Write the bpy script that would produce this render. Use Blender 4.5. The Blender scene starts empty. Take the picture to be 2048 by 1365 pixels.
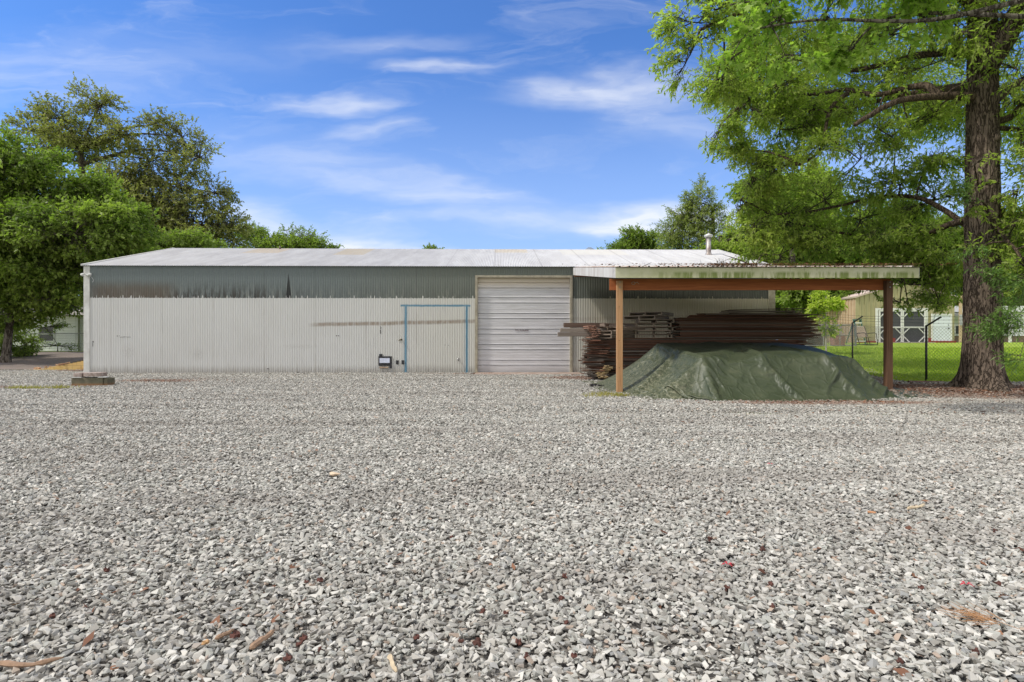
import bpy, bmesh, math, random
import numpy as np
from mathutils import Vector, Matrix, noise as mnoise
R = math.radians
scene = bpy.context.scene
col = scene.collection

# ------------------------------------------------------------------ camera, sky, sun, exposure
F, CX, CY, CH = 1150.0, 1024.0, 682.5, 1.27
cam_d = bpy.data.cameras.new("camera"); cam = bpy.data.objects.new("camera", cam_d); col.objects.link(cam)
cam_d.sensor_width = 36; cam_d.lens = F/2048*36; cam_d.clip_start = .05; cam_d.clip_end = 3000
cam.location = (0, 0, CH); cam.rotation_euler = (R(90), 0, 0)
scene.camera = cam
SUN = Vector((-.60, -.19, .78)).normalized()
sun_el = math.asin(SUN.z)
SKY_STRENGTH, SUN_STRENGTH = .10, 3.1
world = bpy.data.worlds.new("World"); scene.world = world; world.use_nodes = True
scene.view_settings.view_transform = 'Standard'; scene.view_settings.look = 'None'
scene.view_settings.exposure = 0.12; scene.view_settings.gamma = 1
scene.cycles.use_denoising = True
try: scene.cycles.denoiser = 'OPENIMAGEDENOISE'
except Exception: pass
scene.cycles.max_bounces = 10; scene.cycles.diffuse_bounces = 6; scene.cycles.transparent_max_bounces = 8
scene.cycles.sample_clamp_indirect = 6
sun_d = bpy.data.lights.new("sun", 'SUN'); sun = bpy.data.objects.new("sun", sun_d); col.objects.link(sun)
sun_d.energy = SUN_STRENGTH; sun_d.angle = R(4.5); sun_d.color = (1, .955, .88)
sun.location = (0, 0, 30); sun.rotation_euler = SUN.to_track_quat('Z', 'Y').to_euler()

class N:
    """small node-tree writer"""
    def __init__(s, nt): s.nt = nt; s.n = nt.nodes; s.l = nt.links
    def add(s, t, **k):
        nd = s.n.new(t)
        for a, b in k.items(): setattr(nd, a, b)
        return nd
    def put(s, sock, v):
        if isinstance(v, bpy.types.NodeSocket): s.l.new(v, sock)
        elif v is not None: sock.default_value = v
    def math(s, op, a, b=None, c=None, clamp=False):
        nd = s.add('ShaderNodeMath', operation=op); nd.use_clamp = clamp
        s.put(nd.inputs[0], a); s.put(nd.inputs[1], b); s.put(nd.inputs[2], c) if c is not None else None
        return nd.outputs[0]
    def vmath(s, op, a, b=None, out=0):
        nd = s.add('ShaderNodeVectorMath', operation=op); s.put(nd.inputs[0], a); s.put(nd.inputs[1], b); return nd.outputs[out]
    def sep(s, v): nd = s.add('ShaderNodeSeparateXYZ'); s.put(nd.inputs[0], v); return nd.outputs
    def comb(s, x, y, z):
        nd = s.add('ShaderNodeCombineXYZ')
        for i, q in enumerate((x, y, z)): s.put(nd.inputs[i], q)
        return nd.outputs[0]
    def mapr(s, v, a, b, c=0., d=1., smooth=True):
        nd = s.add('ShaderNodeMapRange'); nd.interpolation_type = 'SMOOTHSTEP' if smooth else 'LINEAR'; nd.clamp = True
        for i, q in enumerate((v, a, b, c, d)): s.put(nd.inputs[i], q)
        return nd.outputs[0]
    def noise(s, v, scale, detail=3., rough=.55, dist=0., color=False):
        nd = s.add('ShaderNodeTexNoise'); s.put(nd.inputs['Vector'], v)
        for k, q in (('Scale', scale), ('Detail', detail), ('Roughness', rough), ('Distortion', dist)): s.put(nd.inputs[k], q)
        return nd.outputs['Color' if color else 'Fac']
    def voro(s, v, scale, out='Color', feature='F1'):
        nd = s.add('ShaderNodeTexVoronoi', feature=feature); s.put(nd.inputs['Vector'], v); s.put(nd.inputs['Scale'], scale); return nd.outputs[out]
    def mix(s, f, a, b, mode='MIX'):
        nd = s.add('ShaderNodeMix', data_type='RGBA', blend_type=mode); nd.clamp_factor = True
        s.put(nd.inputs[0], f)
        for i, q in ((6, a), (7, b)):
            s.put(nd.inputs[i], (*q, 1) if isinstance(q, tuple) and len(q) == 3 else q)
        return nd.outputs[2]
    def scale(s, v, xyz): return s.vmath('MULTIPLY', v, xyz)
    def obj(s): return s.add('ShaderNodeTexCoord').outputs['Object']
    def pos(s): return s.add('ShaderNodeNewGeometry').outputs['Position']
    def band(s, v, a, b, soft):
        return s.math('MULTIPLY', s.mapr(v, a-soft, a+soft), s.mapr(v, b-soft, b+soft, 1., 0.))

def setup_world():
    w = N(world.node_tree); w.n.clear()
    out = w.add('ShaderNodeOutputWorld'); bg = w.add('ShaderNodeBackground')
    sky = w.add('ShaderNodeTexSky', sky_type='NISHITA'); sky.sun_disc = False
    sky.sun_elevation = sun_el; sky.sun_rotation = math.atan2(SUN.x, SUN.y)
    sky.air_density = 1.15; sky.dust_density = .6; sky.ozone_density = 2.6; sky.altitude = 200
    g = w.add('ShaderNodeTexCoord').outputs['Generated']
    x, y, z = w.sep(g)[:3]
    yy = w.math('MAXIMUM', w.math('ABSOLUTE', y), .12)
    u = w.math('DIVIDE', x, yy); v = w.math('DIVIDE', z, yy)
    uv = w.comb(u, v, 0.)
    warp = w.vmath('SUBTRACT', w.noise(w.scale(uv, (2.2, 7., 1.)), 1.6, 4., .6, color=True), (.5, .5, .5))
    uvw = w.vmath('ADD', uv, w.scale(warp, (.30, .085, 0.)))
    fine = w.noise(w.scale(uvw, (2.2, 9., 1.)), 2.6, 7., .52, .2)
    total = None
    # px, py, half width, half height, strength, tilt : where the clouds hang in the sky
    for px, py, a, b, st, ti in ((865,131,110,15,.75,0), (1235,178,190,34,.95,2), (1130,175,90,22,.5,-8), (640,206,105,21,.9,-2), (725,253,95,15,.7,3),
            (1360,250,150,45,.42,0), (720,345,330,34,.55,-9), (930,392,150,22,.5,-4), (1010,434,220,18,.6,0), (640,300,300,26,.20,-12),
            (80,150,260,50,.45,-4), (300,105,330,48,.22,0), (760,90,160,20,.34,6), (620,480,150,34,1.15,0), (520,440,90,40,.95,0), (740,497,130,14,.9,0),
            (1290,436,120,34,1.2,2), (1220,452,80,20,1.1,0), (1420,440,150,44,1.1,0), (1080,455,230,20,.30,0), (1900,380,260,130,.4,0)):
        mp = w.add('ShaderNodeMapping', vector_type='TEXTURE'); w.put(mp.inputs[0], uvw)
        mp.inputs[1].default_value = ((px-CX)/F, (CY-py)/F, 0); mp.inputs[2].default_value = (0, 0, R(ti)); mp.inputs[3].default_value = (a/F, b/F, 1)
        d = w.vmath('LENGTH', mp.outputs[0], out=1)
        m = w.mapr(d, .0, 1.6, st*.74, 0.)
        total = m if total is None else w.math('ADD', total, m)
    dens = w.math('MULTIPLY', total, w.mapr(fine, .22, .74, .30, 1.05))
    wisps = w.math('MULTIPLY', w.mapr(w.noise(w.scale(uvw, (1.3, 6., 1.)), 2.4, 7., .6, .8), .48, .85), .34)
    dens = w.math('ADD', dens, wisps)
    dens = w.math('MULTIPLY', dens, w.mapr(z, 0., .03), clamp=True)
    dens = w.math('MULTIPLY', dens, .84)
    # unseen bright cloud behind and above the viewer, added as neutral fill light
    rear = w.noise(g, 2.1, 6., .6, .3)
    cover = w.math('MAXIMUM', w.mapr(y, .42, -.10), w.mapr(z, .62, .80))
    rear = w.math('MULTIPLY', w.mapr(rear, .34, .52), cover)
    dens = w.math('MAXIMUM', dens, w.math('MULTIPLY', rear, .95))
    base = w.scale(sky.outputs[0], (.69, 1.10, 1.74))
    lo = w.mapr(v, .0, .55, 1., 0.)
    base = w.mix(w.math('MULTIPLY', lo, .60), base, (5.2, 6.7, 10.1))
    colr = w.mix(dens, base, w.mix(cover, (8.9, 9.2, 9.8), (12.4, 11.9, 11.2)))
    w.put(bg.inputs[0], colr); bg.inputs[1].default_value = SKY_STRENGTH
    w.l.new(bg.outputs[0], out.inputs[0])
setup_world()

# ------------------------------------------------------------------ helpers
def P(px, py, Y): return Vector(((px-CX)/F*Y, Y, CH-(py-CY)/F*Y))
def tag(o, label=None, cat=None, group=None, kind=None):
    if label: o['label'] = label
    if cat: o['category'] = cat
    if group: o['group'] = group
    if kind: o['kind'] = kind
    return o
def empty(name, loc=(0,0,0), rz=0, **k):
    o = bpy.data.objects.new(name, None); col.objects.link(o); o.location = loc; o.rotation_euler = (0, 0, rz); o.empty_display_size = .2
    return tag(o, **k)
def link_mesh(name, me, m, parent=None, loc=None, rz=0):
    o = bpy.data.objects.new(name, me); col.objects.link(o)
    if m: me.materials.append(m)
    if parent: o.parent = parent
    if loc is not None: o.location = loc
    if rz: o.rotation_euler = (0, 0, rz)
    return o
def copy_tree(o, parent=None):
    kids = [c for c in bpy.data.objects if c.parent == o]
    c = o.copy(); col.objects.link(c); c.parent = parent
    for k in kids: copy_tree(k, c)
    return c

class MB:
    def __init__(s): s.v = []; s.f = []
    def quad(s, a, b, c, d): i = len(s.v); s.v += [tuple(a), tuple(b), tuple(c), tuple(d)]; s.f.append((i, i+1, i+2, i+3)); return s
    def box(s, x0, x1, y0, y1, z0, z1, M=None):
        i = len(s.v)
        p = [Vector((x, y, z)) for z in (z0, z1) for x, y in ((x0, y0), (x1, y0), (x1, y1), (x0, y1))]
        if M is not None: p = [M @ q for q in p]
        s.v += [tuple(q) for q in p]
        s.f += [tuple(i+k for k in q) for q in ((3,2,1,0), (4,5,6,7), (0,1,5,4), (1,2,6,5), (2,3,7,6), (3,0,4,7))]
        return s
    def bar(s, a, b, w, h, up=(0,0,1)):
        a, b = Vector(a), Vector(b); d = b-a; L = d.length; d.normalize(); u = Vector(up)
        if abs(d.dot(u)) > .95: u = Vector((0, 1, 0))
        sd = d.cross(u).normalized(); u = sd.cross(d)
        M = Matrix((( d.x, sd.x, u.x, a.x), (d.y, sd.y, u.y, a.y), (d.z, sd.z, u.z, a.z), (0, 0, 0, 1)))
        return s.box(0, L, -w/2, w/2, -h/2, h/2, M)
    def tube(s, pts, rad, n=8, cap=True):
        pts = [Vector(p) for p in pts]
        if not hasattr(rad, '__len__'): rad = [rad]*len(pts)
        i0 = len(s.v); ref = None
        for k, p in enumerate(pts):
            d = (pts[min(k+1, len(pts)-1)]-pts[max(k-1, 0)]).normalized()
            if ref is None: ref = Vector((1, 0, 0)) if abs(d.x) < .8 else Vector((0, 1, 0))
            a = (ref - d*ref.dot(d)).normalized(); b = d.cross(a); ref = a
            for j in range(n):
                t = 2*math.pi*j/n; s.v.append(tuple(p + (a*math.cos(t)+b*math.sin(t))*rad[k]))
        for k in range(len(pts)-1):
            for j in range(n):
                a, b = i0+k*n+j, i0+k*n+(j+1) % n; s.f.append((a, b, b+n, a+n))
        if cap: s.f.append(tuple(i0+j for j in range(n))[::-1]); s.f.append(tuple(i0+(len(pts)-1)*n+j for j in range(n)))
        return s
    def lathe(s, c, prof, n=20):
        return s.tube([(c[0], c[1], c[2]+z+k*1e-6) for k, (r, z) in enumerate(prof)], [max(r, .0005) for r, z in prof], n)
    def build(s, name, m, parent=None, smooth=False, loc=None, rz=0, bevel=0, **k):
        me = bpy.data.meshes.new(name); me.from_pydata(s.v, [], s.f); me.update()
        if smooth: me.polygons.foreach_set('use_smooth', [True]*len(me.polygons))
        o = link_mesh(name, me, m, parent, loc, rz)
        if bevel:
            b = o.modifiers.new('bevel', 'BEVEL'); b.width = bevel; b.segments = 2; b.limit_method = 'ANGLE'
        return tag(o, **k)

def np_mesh(name, V, Q, m, parent=None, tint=None, smooth=False):
    """V (n,3) floats, Q (f,k) ints"""
    me = bpy.data.meshes.new(name); k = Q.shape[1]
    me.vertices.add(len(V)); me.vertices.foreach_set('co', V.astype(np.float32).ravel())
    me.loops.add(Q.size); me.loops.foreach_set('vertex_index', Q.astype(np.int32).ravel())
    me.polygons.add(len(Q)); me.polygons.foreach_set('loop_start', np.arange(0, Q.size, k, dtype=np.int32))
    try: me.polygons.foreach_set('loop_total', np.full(len(Q), k, dtype=np.int32))
    except Exception: pass
    if smooth: me.polygons.foreach_set('use_smooth', np.ones(len(Q), dtype=bool))
    me.update(calc_edges=True)
    if tint is not None:
        a = me.attributes.new('tint', 'FLOAT', 'FACE'); a.data.foreach_set('value', tint.astype(np.float32))
    return link_mesh(name, me, m, parent)

def grid_quads(nu, nv):
    i = np.arange((nu-1)*(nv-1)); a = (i//(nv-1))*nv + i % (nv-1)
    return np.stack([a, a+nv, a+nv+1, a+1], 1)

# ------------------------------------------------------------------ materials
def new_mat(name):
    m = bpy.data.materials.new(name); m.use_nodes = True; m.node_tree.nodes.clear()
    w = N(m.node_tree); out = w.add('ShaderNodeOutputMaterial'); p = w.add('ShaderNodeBsdfPrincipled')
    w.l.new(p.outputs[0], out.inputs[0]); return m, w, p, out
def bump(w, p, h, strength=.3, dist=.01):
    b = w.add('ShaderNodeBump'); b.inputs['Strength'].default_value = strength; b.inputs['Distance'].default_value = dist
    w.put(b.inputs['Height'], h); w.l.new(b.outputs[0], p.inputs['Normal'])
def simple(name, a, b=None, scale=4., rough=.6, metal=0., bmp=0., stretch=(1,1,1), detail=4., spec=.5):
    m, w, p, _ = new_mat(name)
    b = b or tuple(c*.72 for c in a)
    v = w.scale(w.obj(), stretch); n = w.noise(v, scale, detail, .6)
    w.put(p.inputs['Base Color'], w.mix(w.mapr(n, .3, .7), a, b))
    p.inputs['Roughness'].default_value = rough; p.inputs['Metallic'].default_value = metal; p.inputs['Specular IOR Level'].default_value = spec
    if bmp: bump(w, p, n, bmp, .02)
    return m
def wood_mat(name, a, b, axis=0, rough=.75, scale=1.):
    """grain runs along the given object axis; each board differs a little"""
    m, w, p, _ = new_mat(name)
    st = [26., 26., 26.]; st[axis] = 1.3
    rnd = w.add('ShaderNodeObjectInfo').outputs['Random']
    v = w.vmath('ADD', w.obj(), w.comb(w.math('MULTIPLY', rnd, 40.), rnd, w.math('MULTIPLY', rnd, 17.)))
    g = w.noise(w.scale(v, tuple(x*scale for x in st)), 1., 5., .65, .4)
    c = w.mix(w.mapr(g, .3, .72), a, b)
    c = w.mix(w.math('MULTIPLY', w.mapr(rnd, 0., 1.), .55), c, tuple(x*.45 for x in b))
    w.put(p.inputs['Base Color'], c); p.inputs['Roughness'].default_value = rough; p.inputs['Specular IOR Level'].default_value = .25
    bump(w, p, g, .25, .006); return m
def leaf_mat(name, dark, light, trans=.35, rough=.5):
    m, w, p, out = new_mat(name)
    t = w.add('ShaderNodeAttribute', attribute_name='tint').outputs['Fac']
    c = w.mix(t, dark, light); w.put(p.inputs['Base Color'], c); p.inputs['Roughness'].default_value = rough
    p.inputs['Specular IOR Level'].default_value = .35
    tr = w.add('ShaderNodeBsdfTranslucent'); w.put(tr.inputs[0], w.mix(1., c, (1., 1.25, .5), 'MULTIPLY'))
    mx = w.add('ShaderNodeMixShader'); mx.inputs[0].default_value = trans
    w.l.new(p.outputs[0], mx.inputs[1]); w.l.new(tr.outputs[0], mx.inputs[2]); w.l.new(mx.outputs[0], out.inputs[0])
    return m
def bark_mat(name, a, b, sc=1.):
    m, w, p, _ = new_mat(name)
    v = w.obj(); wob = w.vmath('SUBTRACT', w.noise(v, 3.*sc, 3., .6, color=True), (.5, .5, .5))
    vs = w.scale(w.vmath('ADD', v, w.scale(wob, (.10, .10, .25))), (11.*sc, 11.*sc, 1.5*sc)); n = w.noise(vs, 1.3, 5., .62, .3)
    r = w.math('ABSOLUTE', w.math('SUBTRACT', w.noise(vs, .9, 3., .5), .5)); fur = w.mapr(r, .0, .075)
    pl = w.voro(w.scale(v, (16.*sc, 16.*sc, 5.*sc)), 1., 'Distance'); f = w.math('MULTIPLY', fur, w.math('ADD', .35, w.math('MULTIPLY', n, .9)))
    fine = w.noise(v, 40.*sc, 4., .7)
    c = w.mix(w.mapr(f, .12, .85), b, a); c = w.mix(w.math('MULTIPLY', w.mapr(fine, .55, .75), .45), c, tuple(min(1., q*1.55+.02) for q in a)); c = w.mix(w.math('MULTIPLY', w.mapr(pl, .3, .8), .35), c, b)
    w.put(p.inputs['Base Color'], c); p.inputs['Roughness'].default_value = .95; p.inputs['Specular IOR Level'].default_value = .1
    bump(w, p, w.math('ADD', f, w.math('MULTIPLY', fine, .25)), .9, .035); return m
white_paint = simple('white_paint', (.74,.74,.73), (.60,.60,.58), 3., .5)
dark_metal = simple('dark_metal', (.025,.028,.027), (.05,.045,.04), 8., .5, .3)
galv_wire = simple('galvanised_wire', (.30,.31,.30), (.18,.18,.17), 5., .45, .6)
bark_small = bark_mat('bark_small', (.13,.11,.085), (.05,.042,.032), 1.3)
twig_mat = simple('twig_brown', (.10,.075,.05), (.05,.038,.028), 9., .9)
# ------------------------------------------------------------------ ground
def sst(t): t = np.clip(t, 0, 1); return t*t*(3-2*t)
def ground_h(x, y):
    """height of the land; x, y arrays or floats"""
    x = np.asarray(x, float); y = np.asarray(y, float)
    lawn = sst((y-16.)/20.)*1.10*sst((x-9.)/5.) + sst((x-7.5)/2.5)*sst((y-12.3)/1.8)*.10
    drv = .56*sst((y-24.8)/13.)*sst((-x-16.)/2.)
    far = sst((y-34.)/30.)*.9*sst((y-34.)/10.)*(1-sst((x-9.)/5.))*0
    return lawn*sst((y-12.)/2.) + drv + far
def ripple(x, y):
    """low uneven heaps and wheel tracks in the gravel"""
    q = np.sin(y*2.3+.5*np.sin(x*.7)+1.)*.5+np.sin(y*5.1+x*.9+np.sin(x*1.3))*.3+np.sin(x*2.9+y*1.7)*.35+np.sin(x*6.1-y*3.3)*.15
    tr = np.exp(-((y-8.6-.02*x*x*.1)/.22)**2)+np.exp(-((y-10.4+.05*x)/.25)**2)+np.exp(-((y-6.4-.12*x)/.2)**2)*.6
    return (.013*q-.03*tr)*sst((y-1.)/2.)*(1-sst((y-17.)/3.))*(1-sst((y-11.4)/1.)*sst((x-2.)/1.))
def ghf(x, y): return float(ground_h(x, y))
def sheet(name, xs, ys, m, dz=0., inside=None, kind='structure', ripple_on=False):
    X, Y = np.meshgrid(xs, ys, indexing='ij')
    Z = ground_h(X, Y) + dz + (ripple(X, Y) if ripple_on else 0)
    V = np.stack([X.ravel(), Y.ravel(), Z.ravel()], 1); Q = grid_quads(len(xs), len(ys))
    if inside is not None:
        c = V[Q].mean(1); Q = Q[inside(c[:, 0], c[:, 1])]
    o = np_mesh(name, V, Q, m, smooth=True); o['kind'] = kind; return o

def ground_mats():
    # lawn
    m, w, p, _ = new_mat('lawn_soil')
    v = w.pos(); n1 = w.noise(v, .35, 3.); n2 = w.noise(v, 9., 5., .7); n3 = w.noise(w.scale(v, (1.,1.,1.)), 45., 3.)
    c = w.mix(w.mapr(n1, .35, .65), (.24,.38,.035), (.33,.45,.05)); c = w.mix(w.mapr(w.noise(v, .8, 5., .65), .5, .68, 0., .7), c, (.46,.44,.12)); c = w.mix(w.mapr(n2, .35, .7), c, (.17,.29,.03)); c = w.mix(w.math('MULTIPLY', n3, .5), c, (.40,.50,.09))
    w.put(p.inputs['Base Color'], c); p.inputs['Roughness'].default_value = .9; p.inputs['Specular IOR Level'].default_value = .1
    bump(w, p, w.math('ADD', n2, n3), .8, .05)
    lawn = m
    # gravel bed below the loose stones
    m, w, p, _ = new_mat('gravel_bed')
    v = w.pos(); ce = w.voro(v, 24., 'Color'); ds = w.voro(v, 24., 'Distance'); r = w.sep(ce)[0]
    c = w.mix(r, (.12,.11,.095), (.30,.28,.25)); c = w.mix(w.mapr(ds, .25, .75), c, (.05,.045,.04))
    x, y, z = w.sep(v)[:3]; big = w.noise(v, .6, 4., .6)
    c = w.mix(w.math('MULTIPLY', litter_mask(w, v), .85), c, w.mix(r, (.12,.05,.03), (.22,.12,.075)))
    w.put(p.inputs['Base Color'], c); p.inputs['Roughness'].default_value = .95
    bump(w, p, w.math('SUBTRACT', r, ds), 1., .02)
    return lawn, m
def litter_mask(w, v):
    """where pine straw and soil cover the stones: by the door, the stone block, under the carport and round the oak"""
    nz = w.noise(v, 1.3, 5., .65, .4); tot = None
    for cx, cy, a, b, st in ((2.6,19.6,2.2,1.7,1.), (11.2,14.0,3.6,2.2,1.4), (6.5,11.7,3.6,.8,1.0), (-11.2,18.2,2.4,1.2,.8), (-14.6,15.7,1.8,.7,.9), (8.5,19.,4.5,4.,1.2), (-2.,22.,3.,.7,.6), (12.5,12.,4.,2.4,.6), (-17.5,24.3,3.5,1.1,.8), (-9.,20.5,5.,1.2,.35)):
        mp = w.add('ShaderNodeMapping', vector_type='TEXTURE'); w.put(mp.inputs[0], v); mp.inputs[1].default_value = (cx, cy, 0); mp.inputs[3].default_value = (a, b, 50)
        d = w.mapr(w.vmath('LENGTH', mp.outputs[0], out=1), .2, 1.15, st, 0.)
        tot = d if tot is None else w.math('MAXIMUM', tot, d)
    return w.mapr(w.math('ADD', w.math('MULTIPLY', tot, .62), w.math('MULTIPLY', nz, .75)), .62, .92)
lawn_m, bed_m = ground_mats()
sheet('ground', np.concatenate([np.linspace(-400,-45,8), np.linspace(-40,40,81), np.linspace(45,400,8)]), np.concatenate([np.linspace(-80,-10,5), np.linspace(-8,70,79), np.linspace(80,900,9)]), lawn_m, -.03)
def yard(x, y): return (y < 16.5) | ((y < 24.9) & (x < 12 + (y-16.5)*.22))
sheet('gravel_bed', np.arange(-42, 30.1, .25), np.arange(-7, 25.1, .25), bed_m, 0., yard, ripple_on=True)

def driveway():
    m, w, p, _ = new_mat('old_asphalt')
    v = w.pos(); n = w.noise(v, .5, 5., .6); f = w.noise(v, 30., 4., .7)
    c = w.mix(w.mapr(n, .3, .7), (.20,.165,.14), (.28,.22,.18)); c = w.mix(w.mapr(f, .4, .75), c, (.10,.08,.07)); c = w.mix(w.mapr(w.noise(v, 2.2, 5., .7), .6, .72), c, (.21,.09,.045))
    w.put(p.inputs['Base Color'], c); p.inputs['Roughness'].default_value = .9; bump(w, p, f, .5, .02)
    xs = np.arange(-48, -16.9, .4); ys = np.arange(25.35, 38.5, .4)
    X, Y = np.meshgrid(xs, ys, indexing='ij'); Z = np.maximum(ground_h(X, Y), .60*sst((X+21.2)/3.6)*sst((Y-24)/1.))+.012
    np_mesh('driveway', np.stack([X.ravel(), Y.ravel(), Z.ravel()], 1), grid_quads(len(xs), len(ys)), m, smooth=True)['kind'] = 'structure'
    # yellow block wall that holds up the driveway beside the warehouse
    t = empty('retaining_wall', (-19, 25.2, 0), label='low yellow block wall wedge holding the driveway beside the warehouse corner', cat='retaining wall')
    bl = wall_m = new_mat('yellow_block')
    w, p = bl[1], bl[2]; v = w.obj(); n = w.noise(v, 5., 5., .65)
    br = w.add('ShaderNodeTexBrick'); w.put(br.inputs[0], w.comb(w.sep(v)[0], w.sep(v)[2], 0.)); br.inputs['Scale'].default_value = 1.; br.inputs['Brick Width'].default_value = .4; br.inputs['Row Height'].default_value = .2; br.inputs['Mortar Size'].default_value = .008
    br.inputs['Color1'].default_value = (.56,.37,.13,1); br.inputs['Color2'].default_value = (.62,.43,.18,1); br.inputs['Mortar'].default_value = (.36,.24,.10,1)
    c = w.mix(w.mapr(n, .5, .75), br.outputs[0], (.30,.13,.05)); w.put(p.inputs['Base Color'], c); p.inputs['Roughness'].default_value = .85; bump(w, p, n, .3, .02)
    mb = MB(); rng = random.Random(4); prev = None; n_ = 26
    for i in range(n_):
        x0 = -2.3+i*4.6/n_; x1 = x0+4.6/n_; z = .02+.62*sst((x0+19*0+2.3)/4.2)+rng.uniform(-.02, .02)
        mb.box(x0, x1-.001, -.1, .14, -.1, float(z))
    mb.build('block_course', bl[0], t)
    cap = MB()
    for i in range(16):
        x = rng.uniform(-2., 1.9); z = .03+.62*float(sst((x+2.3)/4.2)); s_ = rng.uniform(.04, .11)
        cap.box(-s_, s_, -s_*.6, s_*.6, -.02, rng.uniform(.01,.045), Matrix.Translation((x, rng.uniform(-.07,.1), z+.02)) @ Matrix.Rotation(rng.uniform(-.3,.3), 4, 'Y') @ Matrix.Rotation(rng.uniform(0,3), 4, 'Z'))
    cap.build('broken_coping', simple('broken_clay', (.40,.18,.10), (.50,.36,.22), 12., .9), t)
driveway()

# concrete apron under the roller door
def apron():
    m = simple('apron_concrete', (.36,.30,.26), (.25,.17,.13), 2.5, .85, bmp=.2)
    MB().box(0, 4.1, -1.35, .02, -.05, .03).build('apron', m, None, loc=(-1.43, 22.83, 0), rz=R(1.1), kind='structure', bevel=.01)
apron()

# ------------------------------------------------------------------ loose stones
def gravel():
    m, w, p, _ = new_mat('grey_stone')
    rnd = w.add('ShaderNodeObjectInfo').outputs['Random']; v = w.pos()
    r2 = w.math('FRACT', w.math('MULTIPLY', rnd, 37.3)); r3 = w.math('FRACT', w.math('MULTIPLY', rnd, 91.7))
    c = w.mix(rnd, (.215,.205,.182), (.64,.62,.565)); c = w.mix(w.mapr(r2, .55, 1.), c, (.35,.355,.32)); c = w.mix(w.mapr(r3, .95, .98), c, (.40,.31,.24)); c = w.mix(w.mapr(r3, .0, .06, 1., 0.), c, (.27,.275,.27))
    n = w.noise(w.obj(), 60., 4., .7); c = w.mix(w.math('MULTIPLY', w.mapr(n, .35, .75), .45), c, (.22,.21,.19))
    lm = litter_mask(w, v); c = w.mix(w.math('MULTIPLY', lm, w.mapr(r2, .1, .7, .45, .95)), c, w.mix(r3, (.15,.075,.05), (.28,.19,.14)))
    dust = w.noise(w.scale(v, (.28,1.9,1.)), .8, 5., .6, .5); c = w.mix(w.mapr(dust, .45, .66, 0., .5), c, (.25,.23,.205))
    side = w.mapr(w.sep(v)[0], 1., 12., 0., .08); c = w.mix(side, c, (.42,.30,.22))
    w.put(p.inputs['Base Color'], c); p.inputs['Roughness'].default_value = .85; p.inputs['Specular IOR Level'].default_value = .3
    coll = bpy.data.collections.new('stone_shapes'); rng = random.Random(11)
    for k in range(22):
        bm = bmesh.new(); a, b, c_ = 1., rng.uniform(.5,.85), rng.uniform(.32,.62)
        for i in range(rng.choice((8, 9, 10, 12))):
            d = Vector((rng.gauss(0,1), rng.gauss(0,1), rng.gauss(0,1))).normalized(); e = .45
            d = Vector([math.copysign(abs(q)**e, q) for q in d])*.5*rng.uniform(.8, 1.05)
            bm.verts.new((d.x*a, d.y*b, d.z*c_))
        r = bmesh.ops.convex_hull(bm, input=bm.verts)
        bmesh.ops.delete(bm, geom=[q for q in set(r['geom_interior']+r['geom_unused']) if isinstance(q, bmesh.types.BMVert)], context='VERTS')
        me = bpy.data.meshes.new('stone'); bm.to_mesh(me); bm.free(); me.materials.append(m)
        coll.objects.link(bpy.data.objects.new('stone', me))
    xs = np.arange(-26, 18.01, .2); ys = np.arange(1., 25.3, .2)
    X, Y = np.meshgrid(xs, ys, indexing='ij'); V = np.stack([X.ravel(), Y.ravel(), (ground_h(X, Y)+ripple(X, Y)+.004).ravel()], 1); Q = grid_quads(len(xs), len(ys))
    c = V[Q].mean(1); x, y = c[:, 0], c[:, 1]
    keep = yard(x, y) & (np.abs(x) < y*.93+1.6)
    keep &= ~((y > 22.6+(x+16.75)*.019+.1) & (x > -16.9)) & ~((x > 3.6) & (y > 13.4) & (x < 8))
    keep &= ~((x > -1.6) & (x < 2.7) & (y > 21.5))
    Q = Q[keep]; y = y[keep]; x = x[keep]
    dens = np.interp(y, [0, 6, 9, 13, 18, 25], [3300, 2600, 1850, 1080, 640, 520])
    dens = np.where((x > 9.3) & (y > 13.3), dens*.35, dens)
    o = np_mesh('gravel', V, Q, m); o['kind'] = 'stuff'; o['label'] = 'loose pale grey crushed stone covering the whole yard'; o['category'] = 'gravel'
    a = o.data.attributes.new('dens', 'FLOAT', 'FACE'); a.data.foreach_set('value', dens.astype(np.float32))
    sz = o.data.attributes.new('size', 'FLOAT', 'FACE'); sz.data.foreach_set('value', np.interp(y, [0, 8, 14, 25], [.0345, .037, .044, .050]).astype(np.float32))
    gt = bpy.data.node_groups.new('scatter_stones', 'GeometryNodeTree')
    gt.interface.new_socket('Geometry', in_out='INPUT', socket_type='NodeSocketGeometry'); gt.interface.new_socket('Geometry', in_out='OUTPUT', socket_type='NodeSocketGeometry')
    n = gt.nodes; L = gt.links.new
    gi = n.new('NodeGroupInput'); go = n.new('NodeGroupOutput')
    def attr(nm): q = n.new('GeometryNodeInputNamedAttribute'); q.data_type = 'FLOAT'; q.inputs[0].default_value = nm; return q.outputs[0]
    def rv(lo, hi, seed, t='FLOAT_VECTOR'):
        q = n.new('FunctionNodeRandomValue'); q.data_type = t
        if t == 'FLOAT_VECTOR': q.inputs[0].default_value = lo; q.inputs[1].default_value = hi; out = q.outputs[0]
        else: q.inputs[2].default_value = lo; q.inputs[3].default_value = hi; out = q.outputs[1]
        q.inputs['Seed'].default_value = seed; return out
    dp = n.new('GeometryNodeDistributePointsOnFaces'); dp.distribute_method = 'RANDOM'; L(gi.outputs[0], dp.inputs[0]); L(attr('dens'), dp.inputs['Density']); dp.inputs['Seed'].default_value = 5
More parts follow.
